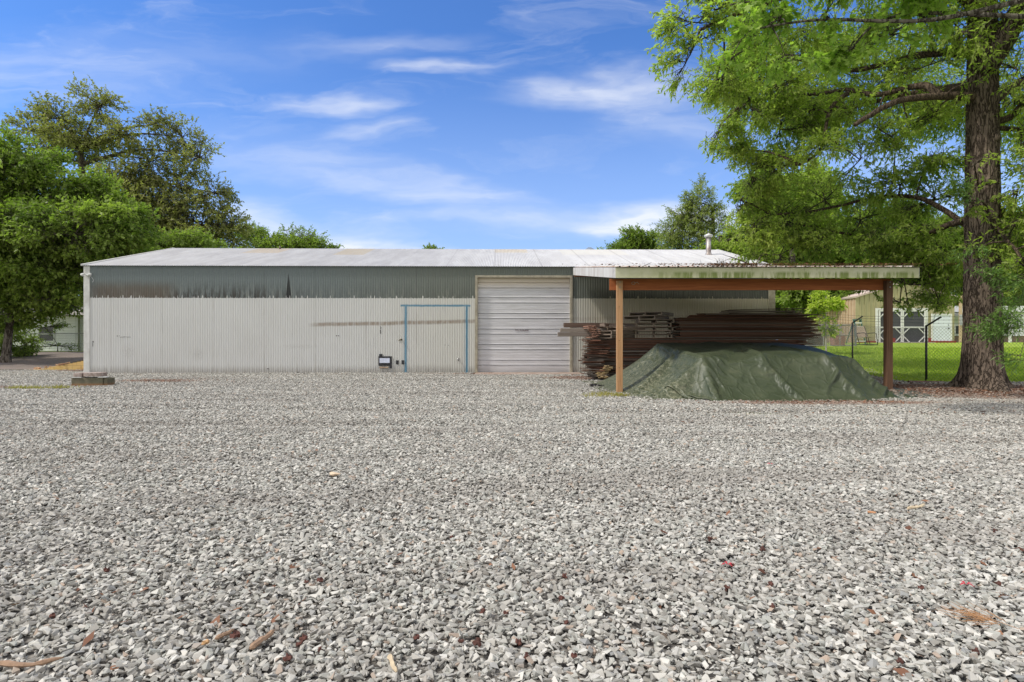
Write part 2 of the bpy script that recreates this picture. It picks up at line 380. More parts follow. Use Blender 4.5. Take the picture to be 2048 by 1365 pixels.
    sp = n.new('GeometryNodeSetPosition'); L(dp.outputs[0], sp.inputs[0]); L(rv((0,0,-.006), (0,0,.018), 3), sp.inputs['Offset'])
    ci = n.new('GeometryNodeCollectionInfo'); ci.inputs[0].default_value = coll; ci.inputs['Separate Children'].default_value = True; ci.inputs['Reset Children'].default_value = True
    ip = n.new('GeometryNodeInstanceOnPoints'); L(sp.outputs[0], ip.inputs[0]); L(ci.outputs[0], ip.inputs['Instance']); ip.inputs['Pick Instance'].default_value = True
    L(rv((-.5,-.5,0), (.5,.5,6.283), 7), ip.inputs['Rotation'])
    mu = n.new('ShaderNodeMath'); mu.operation = 'MULTIPLY'; L(attr('size'), mu.inputs[0]); L(rv(.40, 1.55, 9, 'FLOAT'), mu.inputs[1]); L(mu.outputs[0], ip.inputs['Scale'])
    L(ip.outputs[0], go.inputs[0])
    md = o.modifiers.new('scatter', 'NODES'); md.node_group = gt
gravel()

def flakes(name, n, spots, size, m, seed, label, zf=None, lift=.03):
    """dead leaves and pine straw lying about: small curled faces in patches"""
    rg = np.random.default_rng(seed); Vs = []; 
    pr = np.array([s[4] for s in spots], float); pr /= pr.sum(); k = rg.choice(len(spots), n, p=pr); S = np.array([s[:4] for s in spots])[k]
    x = S[:, 0]+rg.normal(0, .5, n)*S[:, 2]; y = S[:, 1]+rg.normal(0, .5, n)*S[:, 3]
    z = (ground_h(x, y) if zf is None else zf(x, y)) + rg.uniform(.3, 1, n)*lift
    a = rg.uniform(0, 6.28, n); L = size*rg.uniform(.5, 1.4, n); W = L*rg.choice([.12, .35, .6], n, p=[.45, .3, .25])
    d = np.stack([np.cos(a), np.sin(a), rg.normal(0, .25, n)], 1); s_ = np.stack([-np.sin(a), np.cos(a), rg.normal(0, .3, n)], 1)
    c = np.stack([x, y, z], 1)
    V = np.stack([c-d*L[:,None]/2, c+s_*W[:,None]/2, c+d*L[:,None]/2, c-s_*W[:,None]/2], 1).reshape(-1, 3)
    o = np_mesh(name, V, np.arange(4*n).reshape(n, 4), m, tint=rg.uniform(0, 1, n)); tag(o, label=label, cat='leaf litter', kind='stuff'); return o
litter_m = leaf_mat('litter', (.085,.035,.022), (.30,.15,.085), .1, .8)
flakes('leaf_litter', 9000, [(2.5,19.7,2.0,1.3,2), (11.2,13.6,3.0,1.0,5), (6.2,11.8,3.,.35,1.5), (-11.2,18.3,2.4,.9,1), (9.7,15.2,1.2,1.6,2), (-1.6,22.1,2.4,.4,.7), (-18.,24.7,2.6,.4,1), (6.5,10,5,2.5,.5), (12.6,14.6,1.6,1.4,2)], .075, litter_m, 3, 'reddish brown dead leaves and pine straw strewn over the gravel')
flakes('pine_straw', 380, [(0,5,5,4,1), (3,3.4,2.5,1,1), (-2,3.,2,.8,1)], .06, litter_m, 8, 'scattered brown straw bits between the near stones')

# ------------------------------------------------------------------ lawn grass
def lawn_grass():
    rg = np.random.default_rng(5); n = 90000
    y = 16.4 + 13*rg.uniform(0, 1, n)**1.6; x = rg.uniform(8.5, 27, n)
    k = (x < y*.92+.5) & (x > 11.2+(y-16.)*.2); x, y = x[k], y[k]; n = len(x)
    z = ground_h(x, y)-.03; h = rg.uniform(.05, .12, n); a = rg.uniform(0, 6.28, n); w_ = .006+.0009*y
    c = np.stack([x, y, z], 1); s_ = np.stack([np.cos(a)*w_, np.sin(a)*w_, 0*a], 1)
    tip = c+np.stack([rg.normal(0, .03, n), rg.normal(0, .03, n), h], 1)
    V = np.stack([c-s_, c+s_, tip], 1).reshape(-1, 3)
    o = np_mesh('grass', V, np.arange(3*n).reshape(n, 3), leaf_mat('grass_blade', (.25,.37,.035), (.46,.55,.08), .35, .6), tint=rg.uniform(0, 1, n)); tag(o, label='bright green mown grass behind the chain link fence', cat='grass', kind='stuff')
    # weeds by the carport post and at the stone block
    n = 1300; P_ = [(gx, gy, r) for gx, gy, r in ((2.12,13.5,.30), (2.45,13.15,.22), (2.0,13.1,.4), (-12.6,15.25,.45), (-12.1,15.4,.35), (-13.1,15.3,.3))]
    k = rg.integers(0, len(P_), n); S = np.array(P_)[k]; x = S[:,0]+rg.normal(0,.5,n)*S[:,2]; y = S[:,1]+rg.normal(0,.35,n)*S[:,2]
    c = np.stack([x, y, 0*x], 1); a = rg.uniform(0, 6.28, n); s_ = np.stack([np.cos(a)*.008, np.sin(a)*.008, 0*a], 1); tip = c+np.stack([rg.normal(0,.04,n), rg.normal(0,.04,n), rg.uniform(.04,.12,n)], 1)
    o = np_mesh('weeds', np.stack([c-s_, c+s_, tip], 1).reshape(-1,3), np.arange(3*n).reshape(n,3), leaf_mat('weed_blade', (.26,.25,.06), (.44,.38,.13), .3), tint=rg.uniform(0,1,n)); tag(o, label='thin yellow green weeds growing through the gravel', cat='weeds', kind='stuff')
lawn_grass()
# ------------------------------------------------------------------ warehouse
WA = R(1.1); WX, WY = -16.75, 22.55; WL, WH, RY, RZ = 27.3, 4.24, 6.2, 5.90
ca, sa = math.cos(WA), math.sin(WA)
def wx(px, ly=0.):      # local x on the wall plane for an image column
    k = (px-CX)/F; X0, Y0 = WX-ly*sa, WY+ly*ca
    return (k*Y0-X0)/(ca-k*sa)
def wz(py, lx, ly=0.): return CH-(py-CY)/F*(WY+lx*sa+ly*ca)
def corrugated(x0, x1, z0, z1, y, amp=.0085, per=.0678, nz=2, zf=None):
    """vertical corrugated sheet between x0..x1, z0..z1 (wall) or following zf(t) -> (y, z) (roof)"""
    k = 8; xs = np.arange(x0, x1+per/k*.5, per/k); ts = np.linspace(0, 1, nz)
    w_ = np.cos(xs/per*2*math.pi)*amp
    V = []
    for i, x in enumerate(xs):
        for t in ts:
            if zf: yy, zz, ny, nz_ = zf(t); V.append((x, yy+ny*w_[i], zz+nz_*w_[i]))
            else: V.append((x, y-w_[i], z0+(z1-z0)*t))
    return np.array(V), grid_quads(len(xs), len(ts))

def wall_material():
    m, w, p, _ = new_mat('corrugated_wall_paint')
    v = w.obj(); x, y, z = w.sep(v)[:3]
    nbig = w.noise(v, .5, 4., .6); nst = w.noise(w.scale(v, (7., 1., .55)), 1.6, 5., .7); nfine = w.noise(w.scale(v, (1., 1., 1.)), 14., 4., .7)
    ncol = w.noise(w.comb(w.math('MULTIPLY', x, 4.6), 0., w.math('MULTIPLY', z, .7)), 1.5, 5., .75)
    # painted lower part
    warm = w.mapr(x, 9., 15.5)
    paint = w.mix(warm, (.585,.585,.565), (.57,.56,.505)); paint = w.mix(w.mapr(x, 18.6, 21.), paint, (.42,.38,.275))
    paint = w.mix(w.math('MULTIPLY', w.mapr(nbig, .35, .7), .35), paint, (.51,.50,.47)); paint = w.mix(w.math('MULTIPLY', w.mapr(nst, .5, .8), .35), paint, (.43,.40,.355))
    dirt = w.math('MULTIPLY', w.mapr(z, 0., .38, 1., 0.), w.mapr(nst, .2, .6)); paint = w.mix(w.math('MULTIPLY', dirt, .7), paint, (.24,.215,.18))
    for sx, sz, a, b, st in ((1.7, .85, .35, .35, .35), (4.4, .75, .3, .3, .35), (8.3, 1.05, .9, .12, .30), (13.2, .2, 1.5, .2, .3)):
        d = w.vmath('LENGTH', w.comb(w.math('DIVIDE', w.math('SUBTRACT', x, sx), a), w.math('DIVIDE', w.math('SUBTRACT', z, sz), b), 0.), out=1)
        paint = w.mix(w.math('MULTIPLY', w.math('MULTIPLY', w.mapr(d, 0., 1.2, st, 0.), 1.), w.mapr(nfine, .35, .7)), paint, (.22,.19,.16))
    # rust and mud line along an old shelf height
    zl = w.math('ADD', 1.98, w.math('ADD', w.math('MULTIPLY', w.math('SUBTRACT', w.noise(w.comb(x, 0., 0.), .9, 3.), .5), .10), w.math('MULTIPLY', w.math('SUBTRACT', x, 12.), .022)))
    dz = w.math('ABSOLUTE', w.math('SUBTRACT', z, zl))
    ln = w.math('MULTIPLY', w.math('MULTIPLY', w.mapr(dz, .03, .11, 1., 0.), w.mapr(x, 8.6, 9.2)), w.mapr(x, 15.4, 15.7, 1., .3))
    paint = w.mix(w.math('MULTIPLY', ln, w.mapr(ncol, .25, .65, .25, .85)), paint, (.25,.19,.135))
    # bare galvanised upper part with water stains
    g = w.mix(nfine, (.12,.148,.15), (.19,.215,.21)); g = w.mix(w.mapr(x, 8., 15.), g, w.mix(nfine, (.125,.14,.12), (.18,.195,.165)))
    low = w.mapr(z, 2.95, 3.75, 1., 0.); st = w.math('MULTIPLY', low, w.mapr(ncol, .40, .58)); left = w.mapr(x, 6., 9.5, 1., .30)
    g = w.mix(w.math('MULTIPLY', w.math('MULTIPLY', st, left), .9), g, (.045,.038,.03))
    g = w.mix(w.math('MULTIPLY', w.math('MULTIPLY', w.band(x, .2, 3.4, .5), w.mapr(z, 3.25, 3.75, 1., 0.)), .75), g, w.mix(ncol, (.06,.045,.035), (.20,.17,.13)))
    g = w.mix(w.math('MULTIPLY', w.math('MULTIPLY', low, w.mapr(ncol, .30, .5, 1., 0.)), .5), g, (.26,.25,.20))
    sp = w.math('MULTIPLY', w.math('LESS_THAN', w.math('ABSOLUTE', w.math('SUBTRACT', x, 7.93)), w.math('MULTIPLY', w.math('SUBTRACT', 3.95, z), .115)), w.math('LESS_THAN', z, 3.95))
    g = w.mix(w.math('MULTIPLY', sp, .93), g, (.022,.022,.022))
    sp = w.math('MULTIPLY', w.math('LESS_THAN', w.math('ABSOLUTE', w.math('SUBTRACT', x, 6.62)), w.math('MULTIPLY', w.math('SUBTRACT', 3.5, z), .07)), w.math('LESS_THAN', z, 3.5))
    g = w.mix(w.math('MULTIPLY', sp, .8), g, (.03,.028,.026))
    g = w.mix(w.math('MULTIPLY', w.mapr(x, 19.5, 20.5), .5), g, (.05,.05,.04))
    edge = w.math('ADD', 2.965, w.math('MULTIPLY', w.math('SUBTRACT', w.noise(w.comb(w.math('MULTIPLY', x, 9.), 0., 0.), 1.7, 4., .8), .5), .16))
    drip = w.math('MULTIPLY', w.mapr(w.noise(w.comb(w.math('MULTIPLY', x, 14.), 0., 0.), .9, 2.), .56, .62), .10)
    edge = w.math('ADD', edge, drip)
    seam = w.math('MULTIPLY', w.mapr(w.math('ABSOLUTE', w.math('SUBTRACT', w.math('FRACT', w.math('DIVIDE', x, 1.994)), .5)), .006, .016, 1., 0.), w.mapr(nst, .35, .7, .05, .45)); paint = w.mix(seam, paint, (.28,.26,.23)); g = w.mix(w.math('MULTIPLY', seam, .7), g, (.05,.05,.045))
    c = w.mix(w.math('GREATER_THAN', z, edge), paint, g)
    # blue spray paint round the cut-out
    nb = w.math('MULTIPLY', w.math('SUBTRACT', w.noise(v, 3., 4., .7), .5), .05)
    def band(coord, a, b, s_): return w.band(w.math('ADD', coord, nb), a, b, s_)
    xl, xr = wx(811.5), wx(933.5); zt = wz(612, wx(870))
    b1 = w.math('MULTIPLY', band(x, xl-.045, xl+.045, .014), w.math('MULTIPLY', w.mapr(z, zt+.0, zt+.03, 1., 0.), 1.))
    b2 = w.math('MULTIPLY', band(x, xr-.045, xr+.04, .016), w.mapr(z, zt+.0, zt+.03, 1., 0.))
    b3 = w.math('MULTIPLY', band(z, zt-.035, zt+.045, .018), w.math('MULTIPLY', w.band(x, wx(801), wx(941), .03), w.mapr(ncol, .15, .5, .55, 1.)))
    halo = w.math('MULTIPLY', w.math('MAXIMUM', band(x, xl-.10, xl+.10, .05), band(x, xr-.12, xr+.10, .06)), w.math('MULTIPLY', w.mapr(z, zt, zt+.1, 1., 0.), .25))
    bl = w.math('MAXIMUM', w.math('MAXIMUM', b1, b2), w.math('MAXIMUM', b3, halo))
    c = w.mix(w.math('MULTIPLY', bl, .86), c, w.mix(nfine, (.045,.17,.27), (.10,.27,.38)))
    w.put(p.inputs['Base Color'], c); p.inputs['Roughness'].default_value = .55; p.inputs['Specular IOR Level'].default_value = .3
    return m
def roof_material():
    m, w, p, _ = new_mat('aged_white_roof')
    v = w.obj(); x, y, z = w.sep(v)[:3]; n = w.noise(w.scale(v, (1.6,.3,1.)), 1.2, 5., .65); f = w.noise(w.scale(v, (6.,1.,1.)), 3., 4., .7)
    c = w.mix(w.mapr(n, .3, .7), (.56,.555,.545), (.45,.44,.43)); c = w.mix(w.math('MULTIPLY', w.mapr(f, .5, .8), .5), c, (.30,.28,.26))
    for a, b, y0, y1, col_ in ((8.6,10.,3.6,6.2,(.50,.42,.28)), (16.,17.6,4.7,6.2,(.50,.42,.28)), (4.2,5.9,4.2,6.2,(.52,.43,.30)), (19.2,22.3,3.9,6.2,(.55,.53,.47))):
        c = w.mix(w.math('MULTIPLY', w.math('MULTIPLY', w.band(x, a, b, .02), w.band(y, y0, y1, .02)), w.mapr(f, .2, .6, .25, .75)), c, col_)
    for xx in np.arange(.85, 27, 1.9): c = w.mix(w.math('MULTIPLY', w.band(x, float(xx)-.02, float(xx)+.02, .012), .35), c, (.2,.18,.16))
    w.put(p.inputs['Base Color'], c); p.inputs['Roughness'].default_value = .5; p.inputs['Specular IOR Level'].default_value = .4
    return m
tan_trim = simple('tan_trim', (.40,.36,.27), (.27,.24,.18), 6., .7)
corner_m = simple('weathered_white_trim', (.62,.62,.59), (.46,.45,.42), 3., .6)
def warehouse():
    t = empty('warehouse', (WX, WY, 0), WA, label='long low corrugated metal warehouse with white lower walls and a roller door', cat='warehouse')
    wm, rm = wall_material(), roof_material(); dx0, dx1 = wx(953.5), wx(1142.5); dzt = wz(554, dx0)
    parts = []
    for a, b, z0, z1 in ((.2, dx0, -.12, WH), (dx0+.0678*.0, dx1, dzt, WH), (dx1, WL-.18, -.12, WH)):
        parts.append(corrugated(a, b, z0, z1, 0.))
    V = []; Q = []; o = 0
    for v_, q_ in parts: V.append(v_); Q.append(q_+o); o += len(v_)
    # gable ends and back, corrugated back wall
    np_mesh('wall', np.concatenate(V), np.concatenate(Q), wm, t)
    mb = MB()
    for x in (.012, WL-.012):
        i = len(mb.v); mb.v += [(x,.02,-.1),(x,2*RY,-.1),(x,2*RY,WH),(x,RY,RZ-.03),(x,.02,WH)]; mb.f.append(tuple(range(i, i+5)))
    mb.quad((0,2*RY,-.1),(WL,2*RY,-.1),(WL,2*RY,WH),(0,2*RY,WH))
    mb.build('gable_wall', corner_m, t)
    sl = math.hypot(RY, RZ-WH); ny, nz = -(RZ-WH)/sl, RY/sl
    v1, q1 = corrugated(-.10, WL+.06, 0, 0, 0, amp=.011, zf=lambda s_: (-.10+s_*(RY+.10), WH+.012-.027+s_*(RZ-WH+.027), ny, nz))
    v2, q2 = corrugated(-.10, WL+.06, 0, 0, 0, amp=.011, zf=lambda s_: (RY+s_*(RY+.1), RZ+.012-s_*(RZ-WH+.027), -ny, nz))
    # thin edge: a second skin 3 mm below
    np_mesh('roof', np.concatenate([v1, v2]), np.concatenate([q1, q2[:, ::-1]+len(v1)]), rm, t)
    MB().bar((-.10, RY, RZ+.035), (WL+.06, RY, RZ+.035), .30, .012).build('ridge_cap', rm, t) if False else None
    MB().box(-.075, WL+.03, -.045, -.02, WH-.14, WH-.055).build('eave_closure', simple('eave_dark', (.06,.055,.05), (.12,.11,.10), 9., .9), t) if False else None
    e = MB(); e.bar((-.055, -.10, WH+.0), (-.055, RY, RZ+.0), .09, .07); e.bar((-.055, RY, RZ), (-.055, 2*RY+.1, WH), .09, .07)
    e.build('rake_trim', corner_m, t); e = MB(); e.bar((WL+.03, -.10, WH+.0), (WL+.03, RY, RZ+.0), .09, .07); e.bar((WL+.03, RY, RZ), (WL+.03, 2*RY+.1, WH), .09, .07); e.build('rake_trim', corner_m, t)
    MB().box(-.03, .205, -.035, .05, -.12, WH-.03).build('corner_trim', corner_m, t, bevel=.008)
    c2 = MB().box(wx(1537), wx(1550), -.035, .05, -.12, WH-.05).build('corner_trim', tan_trim, t, bevel=.008); c2['label'] = 'olive tan corner trim'
    MB().bar((wx(179), -.03, 3.0), (wx(179)+.01, -.03, 0.), .012, .02).build('trim_gap', simple('shadow_gap', (.05,.05,.045), (.03,.03,.03)), t) if False else None
    # door frame
    f = MB(); f.box(dx0-.06, dx0+.035, -.06, .20, -.02, dzt+.05); f.box(dx1-.05, dx1+.05, -.06, .20, -.02, dzt+.05); f.box(dx0+.036, dx1-.051, -.057, .20, dzt-.035, dzt+.052)
    f.build('door_frame', tan_trim, t, bevel=.006)
    # sectional overhead door : profile with pressed ribs
    zs = [wz(q, dx0) for q in (742, 730.5, 720.5, 710.7, 699.5, 689., 678., 668.2, 658., 637., 626.3, 605.5, 595., 585.5, 575.5, 565., 557)]
    dm, w, p, _ = new_mat('door_steel'); v = w.obj(); x, y, z = w.sep(v)[:3]
    n = w.noise(w.scale(v, (.6,1.,5.)), 2.5, 4., .6)
    c = w.mix(w.mapr(n, .3, .7), (.60,.59,.60), (.50,.49,.49)); c = w.mix(w.mapr(z, 3.2, 3.75), c, (.62,.53,.40)); c = w.mix(w.math('MULTIPLY', w.mapr(z, 0., .35, 1., 0.), .35), c, (.22,.19,.16))
    w.put(p.inputs['Base Color'], c); p.inputs['Roughness'].default_value = .45
    prof = [(.10, -.0)]; grooves = [wz(q, dx0) for q in (730.5, 720.5, 699.5, 689., 668.2, 658., 636.8, 626.5, 605.5, 595., 575.5, 565.)]
    ribs = [wz(q, dx0) for q in (735, 725.5, 713, 706.5, 694, 682.5, 675, 663, 651.5, 644.5, 631.5, 620, 612.5, 600, 589.5, 582, 570)]
    ev = sorted([(g, 1) for g in grooves]+[(g, 0) for g in ribs])
    for g, deep in ev:
        if deep: prof += [(.10, g-.028), (.135, g-.012), (.135, g+.004), (.088, g+.010), (.10, g+.045)]
        else: prof += [(.10, g-.014), (.107, g-.004), (.107, g+.004), (.10, g+.014)]
    prof.append((.10, dzt))
    prof = sorted(prof, key=lambda q: q[1])
    b = MB()
    for (y0, z0), (y1, z1) in zip(prof, prof[1:]): b.quad((dx0+.03, y0, z0), (dx1-.045, y0, z0), (dx1-.045, y1, z1), (dx0+.03, y1, z1))
    door = b.build('garage_door', dm, t)
    rg = random.Random(2); tx = MB(); zc = wz(661, wx(1045)); xx = wx(1030.5); words_ = (4, 2, 7)
    for k in words_:
        for i in range(k):
            kind = rg.randrange(3); x1 = xx+.030
            tx.box(xx, xx+.009, .078, .0875, zc-.026, zc+.026)
            if kind != 1: tx.box(xx+.0095, x1, .078, .0875, zc+.014, zc+.026)
            if kind != 0: tx.box(xx+.0095, x1, .078, .0875, zc-.026, zc-.014)
            if kind == 2: tx.box(x1-.008, x1, .078, .0875, zc-.0135, zc+.0135)
            xx += .038
        xx += .03
    tx.build('lettering', simple('dark_red_ink', (.06,.015,.03), (.09,.03,.045)), door)
    # flat plates, louvred vent, knob, tap
    blk = simple('black_plastic', (.016,.016,.018), (.028,.028,.03), 8., .5)
    vx0, vx1 = wx(757), wx(784); mb = MB(); mb.box(vx0, vx1, -.05, -.015, wz(737, vx0)+.10, wz(713, vx0)); mb.box(vx1-.09, vx1, -.048, -.015, wz(737, vx0)-.0, wz(737, vx0)+.1); mb.box(wx(759), wx(765), -.052, -.015, wz(713, vx0)+.001, wz(708.5, vx0))
    vent = mb.build('wall_vent', blk, t, bevel=.004); lv = MB()
    z0, z1 = wz(726, vx0), wz(716.5, vx0)
    for i in range(5):
        zz = z0+(z1-z0)*i/5; lv.quad((wx(760), -.072, zz), (wx(780), -.072, zz), (wx(780), -.056, zz+(z1-z0)/5-.004), (wx(760), -.056, zz+(z1-z0)/5-.004)); lv.quad((wx(760), -.056, zz+(z1-z0)/5-.004), (wx(780), -.056, zz+(z1-z0)/5-.004), (wx(780), -.072, zz+(z1-z0)/5), (wx(760), -.072, zz+(z1-z0)/5))
    lv.build('louvre', simple('pale_vinyl', (.66,.70,.82), (.55,.58,.68), 4., .5), vent)
    MB().box(wx(759.5), wx(777), -.06, -.02, wz(736.5, vx0), wz(734, vx0)).build('sill', simple('raw_wood', (.45,.33,.22), (.3,.2,.13), 6.), vent)
    for a, b_ in ((792.5, 797.5), (803.5, 808.5)): MB().box(wx(a), wx(b_), -.03, -.01, wz(729, vx0), wz(721, vx0)).build('outlet_cover', blk, t, bevel=.003)
    kx, kz = wx(802), wz(679, wx(802)); mb = MB(); mb.tube([(kx,-.01,kz),(kx,-.035,kz)], .045, 14); mb.tube([(kx,-.034,kz),(kx,-.07,kz)], [.014,.016], 10); mb.tube([(kx,-.07,kz),(kx,-.085,kz),(kx,-.11,kz)], [.02,.034,.02], 12); mb.box(kx-.10,kx-.02,-.03,-.015,kz-.05,kz-.03)
    mb.build('door_knob', simple('worn_brass', (.34,.31,.25), (.2,.18,.14), 9., .4, .7), t, smooth=True)
    fx, fz = wx(916.5), wz(719.5, wx(916)); mb = MB(); mb.tube([(fx,0,fz),(fx,-.07,fz),(fx,-.09,fz-.04)], [.014,.016,.014], 10); mb.tube([(fx,-.05,fz+.012),(fx,-.05,fz+.055)], .008, 8); mb.tube([(fx,-.05,fz+.055),(fx,-.05,fz+.066)], .03, 12); mb.tube([(fx, -.012, fz), (fx, -.02, fz)], .045, 12)
    mb.build('hose_tap', simple('tap_metal', (.42,.42,.42), (.2,.2,.2), 9., .35, .8), t, smooth=True)
    skm = simple('scuff_black', (.02,.018,.016), (.04,.035,.03)); rg = random.Random(6)
    for px_, py_, w_, h_ in [(235,672.5,1.3,2),(239,672,1,1)]+[(241+i*2.8,674.5+rg.uniform(-.4,.4),1.1,1.3) for i in range(8)]+[(673.5,672,1.8,1.8),(677.5,672,1.8,1.8),(536,738,3,1.5),(186.5,684,2,3),(186,690,.9,7),(761.6,656,1.0,6),(761,664,1.6,8),(596,745,3,2),(890,690.5,1.2,1.2),(897,691,1.2,1.2)]:
        x_ = wx(px_); s_ = .0098; MB().box(x_-w_*s_, x_+w_*s_, -.0125, -.010, wz(py_, x_)-h_*s_, wz(py_, x_)+h_*s_).build('scuff_mark', skm, t)
    # security light on the corner
    lx, lz = wx(176), wz(551, 0); lit = MB(); lit.box(lx-.03, lx+.05, -.07, -.036, lz-.05, lz+.03); sl_ = lit.build('security_light', white_paint, t, bevel=.006)
    for dx, ax in ((-.07, -1), (.17, 1)):
        h = MB(); h.tube([(lx+.01, -.07, lz), (lx+dx*.7, -.10, lz+.02)], .012, 8); h.tube([(lx+dx-.0*ax, -.09, lz+.05), (lx+dx+.02*ax, -.15, lz+.02), (lx+dx+.03*ax, -.20, lz-.01)], [.03,.05,.062], 14); h.build('lamp_head', white_paint, sl_, smooth=True)
    MB().tube([(lx+.12,-.05,lz-.02),(lx+.20,-.04,lz-.12),(lx+.24,-.04,lz-.2),(lx+.21,-.04,lz-.28)], .006, 5).build('wire', white_paint, sl_)
    # flue and vent pipe on the roof
    def roofz(y): return WH+.02+(RZ-WH)/RY*y
    ly = 4.1; fx = wx(1417, ly); z0 = roofz(ly); gm = simple('flue_metal', (.46,.45,.43), (.20,.13,.11), 7., .5, .35, stretch=(1,1,.4))
    fl = MB().lathe((fx, ly, z0), [(.17,-.12),(.15,.02),(.13,.05),(.115,.10),(.115,.80)], 20).build('flue', gm, t, smooth=True)
    MB().lathe((fx, ly, z0+.80), [(.12,0),(.19,.03),(.20,.06),(.20,.10),(.17,.13),(.05,.17),(.03,.21)], 22).build('cowl', simple('cowl_metal', (.60,.60,.58), (.45,.45,.44), 6., .45, .3), fl, smooth=True)
    MB().lathe((fx, ly, z0-.10), [(.26,-.03),(.20,.04),(.15,.12)], 20).build('flashing', gm, fl, smooth=True)
    px_ = wx(560, 5.9); MB().lathe((px_, 5.9, roofz(5.9)-.03), [(.045,0),(.045,.17)], 10).build('vent_pipe', simple('rusty_pipe', (.12,.09,.07)), t, smooth=True)
    return t
wh = warehouse()

# ------------------------------------------------------------------ carport
cedar = wood_mat('orange_stained_timber', (.42,.14,.048), (.28,.085,.03), 0); post_mats = wood_mat('post_timber', (.62,.37,.19), (.45,.24,.11), 2); post_shaded = wood_mat('post_timber_shaded', (.20,.11,.065), (.11,.06,.035), 2)  # right post timber is darkened in colour for the shade it stands in
def carport():
    t = empty('carport', (5.9, 14.05, 0), label='lean-to carport on timber posts with pale mossy fascia against the warehouse', cat='carport')
    def at(p): return Vector(p)-Vector((5.9, 14.05, 0))
    X0, X1, Yf, Yb = 2.44, 9.56, 13.5, 22.72; zt, zb = 3.0, 4.17; sl = (zb-zt)/(Yb-Yf)
    m, w, p, _ = new_mat('mossy_fascia'); v = w.obj(); x, y, z = w.sep(v)[:3]; n = w.noise(w.scale(v, (1.,1.,.12)), 7., 5., .7); n2 = w.noise(v, 2.2, 4.)
    c = w.mix(w.mapr(n2, .3, .7), (.50,.49,.33), (.38,.39,.21)); c = w.mix(w.math('MULTIPLY', w.math('MULTIPLY', w.mapr(n, .42, .58), w.mapr(x, -3.2, -1.6)), w.mapr(z, 2.93, 2.85)), c, (.16,.20,.045))
    st = w.math('MULTIPLY', w.mapr(w.noise(w.comb(x, 0., 0.), 9., 3., .8), .60, .66), w.mapr(z, 2.86, 2.97)); c = w.mix(w.math('MULTIPLY', st, w.band(x, -1.5, 1.6, .4)), c, (.06,.04,.03))
    w.put(p.inputs['Base Color'], c); p.inputs['Roughness'].default_value = .6
    MB().box(X0-5.9, X1-5.9, Yf-14.05, Yf-14.03, 2.752, 2.995).build('fascia', m, t, bevel=.003)['label'] = 'front fascia streaked with green moss'
    sf = MB(); a = Vector((X0-5.9-.012, Yf-14.05+.021, 0)); b = Vector((X0-5.9-.012, Yb-14.05, 0))
    for dz0, dz1 in ((-.245, 0.),):
        i = len(sf.v)
        for xx in (-.01, .012):
            for q, zz in ((a, zt), (b, zb-.0)): sf.v += [(a.x+xx, q.y, zz+dz0-(.05 if q is b else 0)), (a.x+xx, q.y, zz)]
        sf.f += [tuple(i+k for k in q) for q in ((0,2,3,1),(4,5,7,6),(0,1,5,4),(2,6,7,3),(0,4,6,2),(1,3,7,5))]
    sfo = sf.build('fascia', simple('white_fascia', (.70,.69,.67), (.50,.46,.42), 3., .5, stretch=(1,1,.3)), t); sfo['label'] = 'white side fascia sloping up to the wall'
    sf2 = sfo.copy(); sf2.data = sfo.data.copy(); col.objects.link(sf2); sf2.parent = t; sf2.location = (X1-X0+.02, 0, 0)
    # ribbed roof sheet
    k = []; xs = [X0-.02]; zs_ = [0.]
    x = X0+.08
    while x < X1-.06: xs += [x-.03, x-.016, x+.016, x+.03]; zs_ += [0, .026, .026, 0]; x += .2286
    xs.append(X1+.02); zs_.append(0.)
    V = []; Qs = []
    for i, xx in enumerate(xs):
        for yy in (Yf-.05, Yb): V.append((xx-5.9, yy-14.05, zt+.012+zs_[i]+(yy-Yf)*sl)); 
    for i, xx in enumerate(xs):
        for yy in (Yf-.05, Yb): V.append((xx-5.9, yy-14.05, zt+.010+zs_[i]+(yy-Yf)*sl))
    n_ = len(xs); Q = np.concatenate([grid_quads(n_, 2), grid_quads(n_, 2)[:, ::-1]+2*n_, np.array([[2*i, 2*i+2, 2*i+2+2*n_, 2*i+2*n_] for i in range(n_-1)])[:, ::-1]])
    np_mesh('roof_sheet', np.array(V), Q, simple('ribbed_roof', (.55,.50,.45), (.32,.20,.15), 3., .5), t)
    MB().box(2.40-5.9, 9.30-5.9, .075, .12, 2.52, 2.80).build('beam', cedar, t, bevel=.004)
    MB().box(2.44-5.9, 9.50-5.9, 8.50, 8.56, 3.80, 4.0).build('ledger', cedar, t) 
    r0 = None
    for i, xx in enumerate(np.arange(X0+.06, X1, .61)):
        q = MB().bar((xx-5.9, -.50, zt-.10), (xx-5.9, 8.48, zt-.10+sl*8.98), .04, .14); q.build('rafter', cedar, t)
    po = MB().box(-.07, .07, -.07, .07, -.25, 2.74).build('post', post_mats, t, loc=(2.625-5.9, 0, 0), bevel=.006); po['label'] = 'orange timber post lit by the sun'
    po2 = MB().box(-.075, .075, -.07, .07, -.25, 2.74).build('post', post_shaded, t, loc=(9.19-5.9, 0, 0), bevel=.006); po2['label'] = 'timber post with shade darkened into its colour'
    for z_ in (.62, 1.28, 2.1): MB().tube([(-.02, -.0705, z_), (-.02, -.073, z_)], .009, 8).build('knot', simple('knot_dark', (.06,.03,.02)), po)
    for pp in (po, po2):
        for z_ in (2.58, 2.70): MB().tube([(0, -.0705, z_), (0, -.085, z_)], .014, 6).build('bolt', galv_wire, pp)
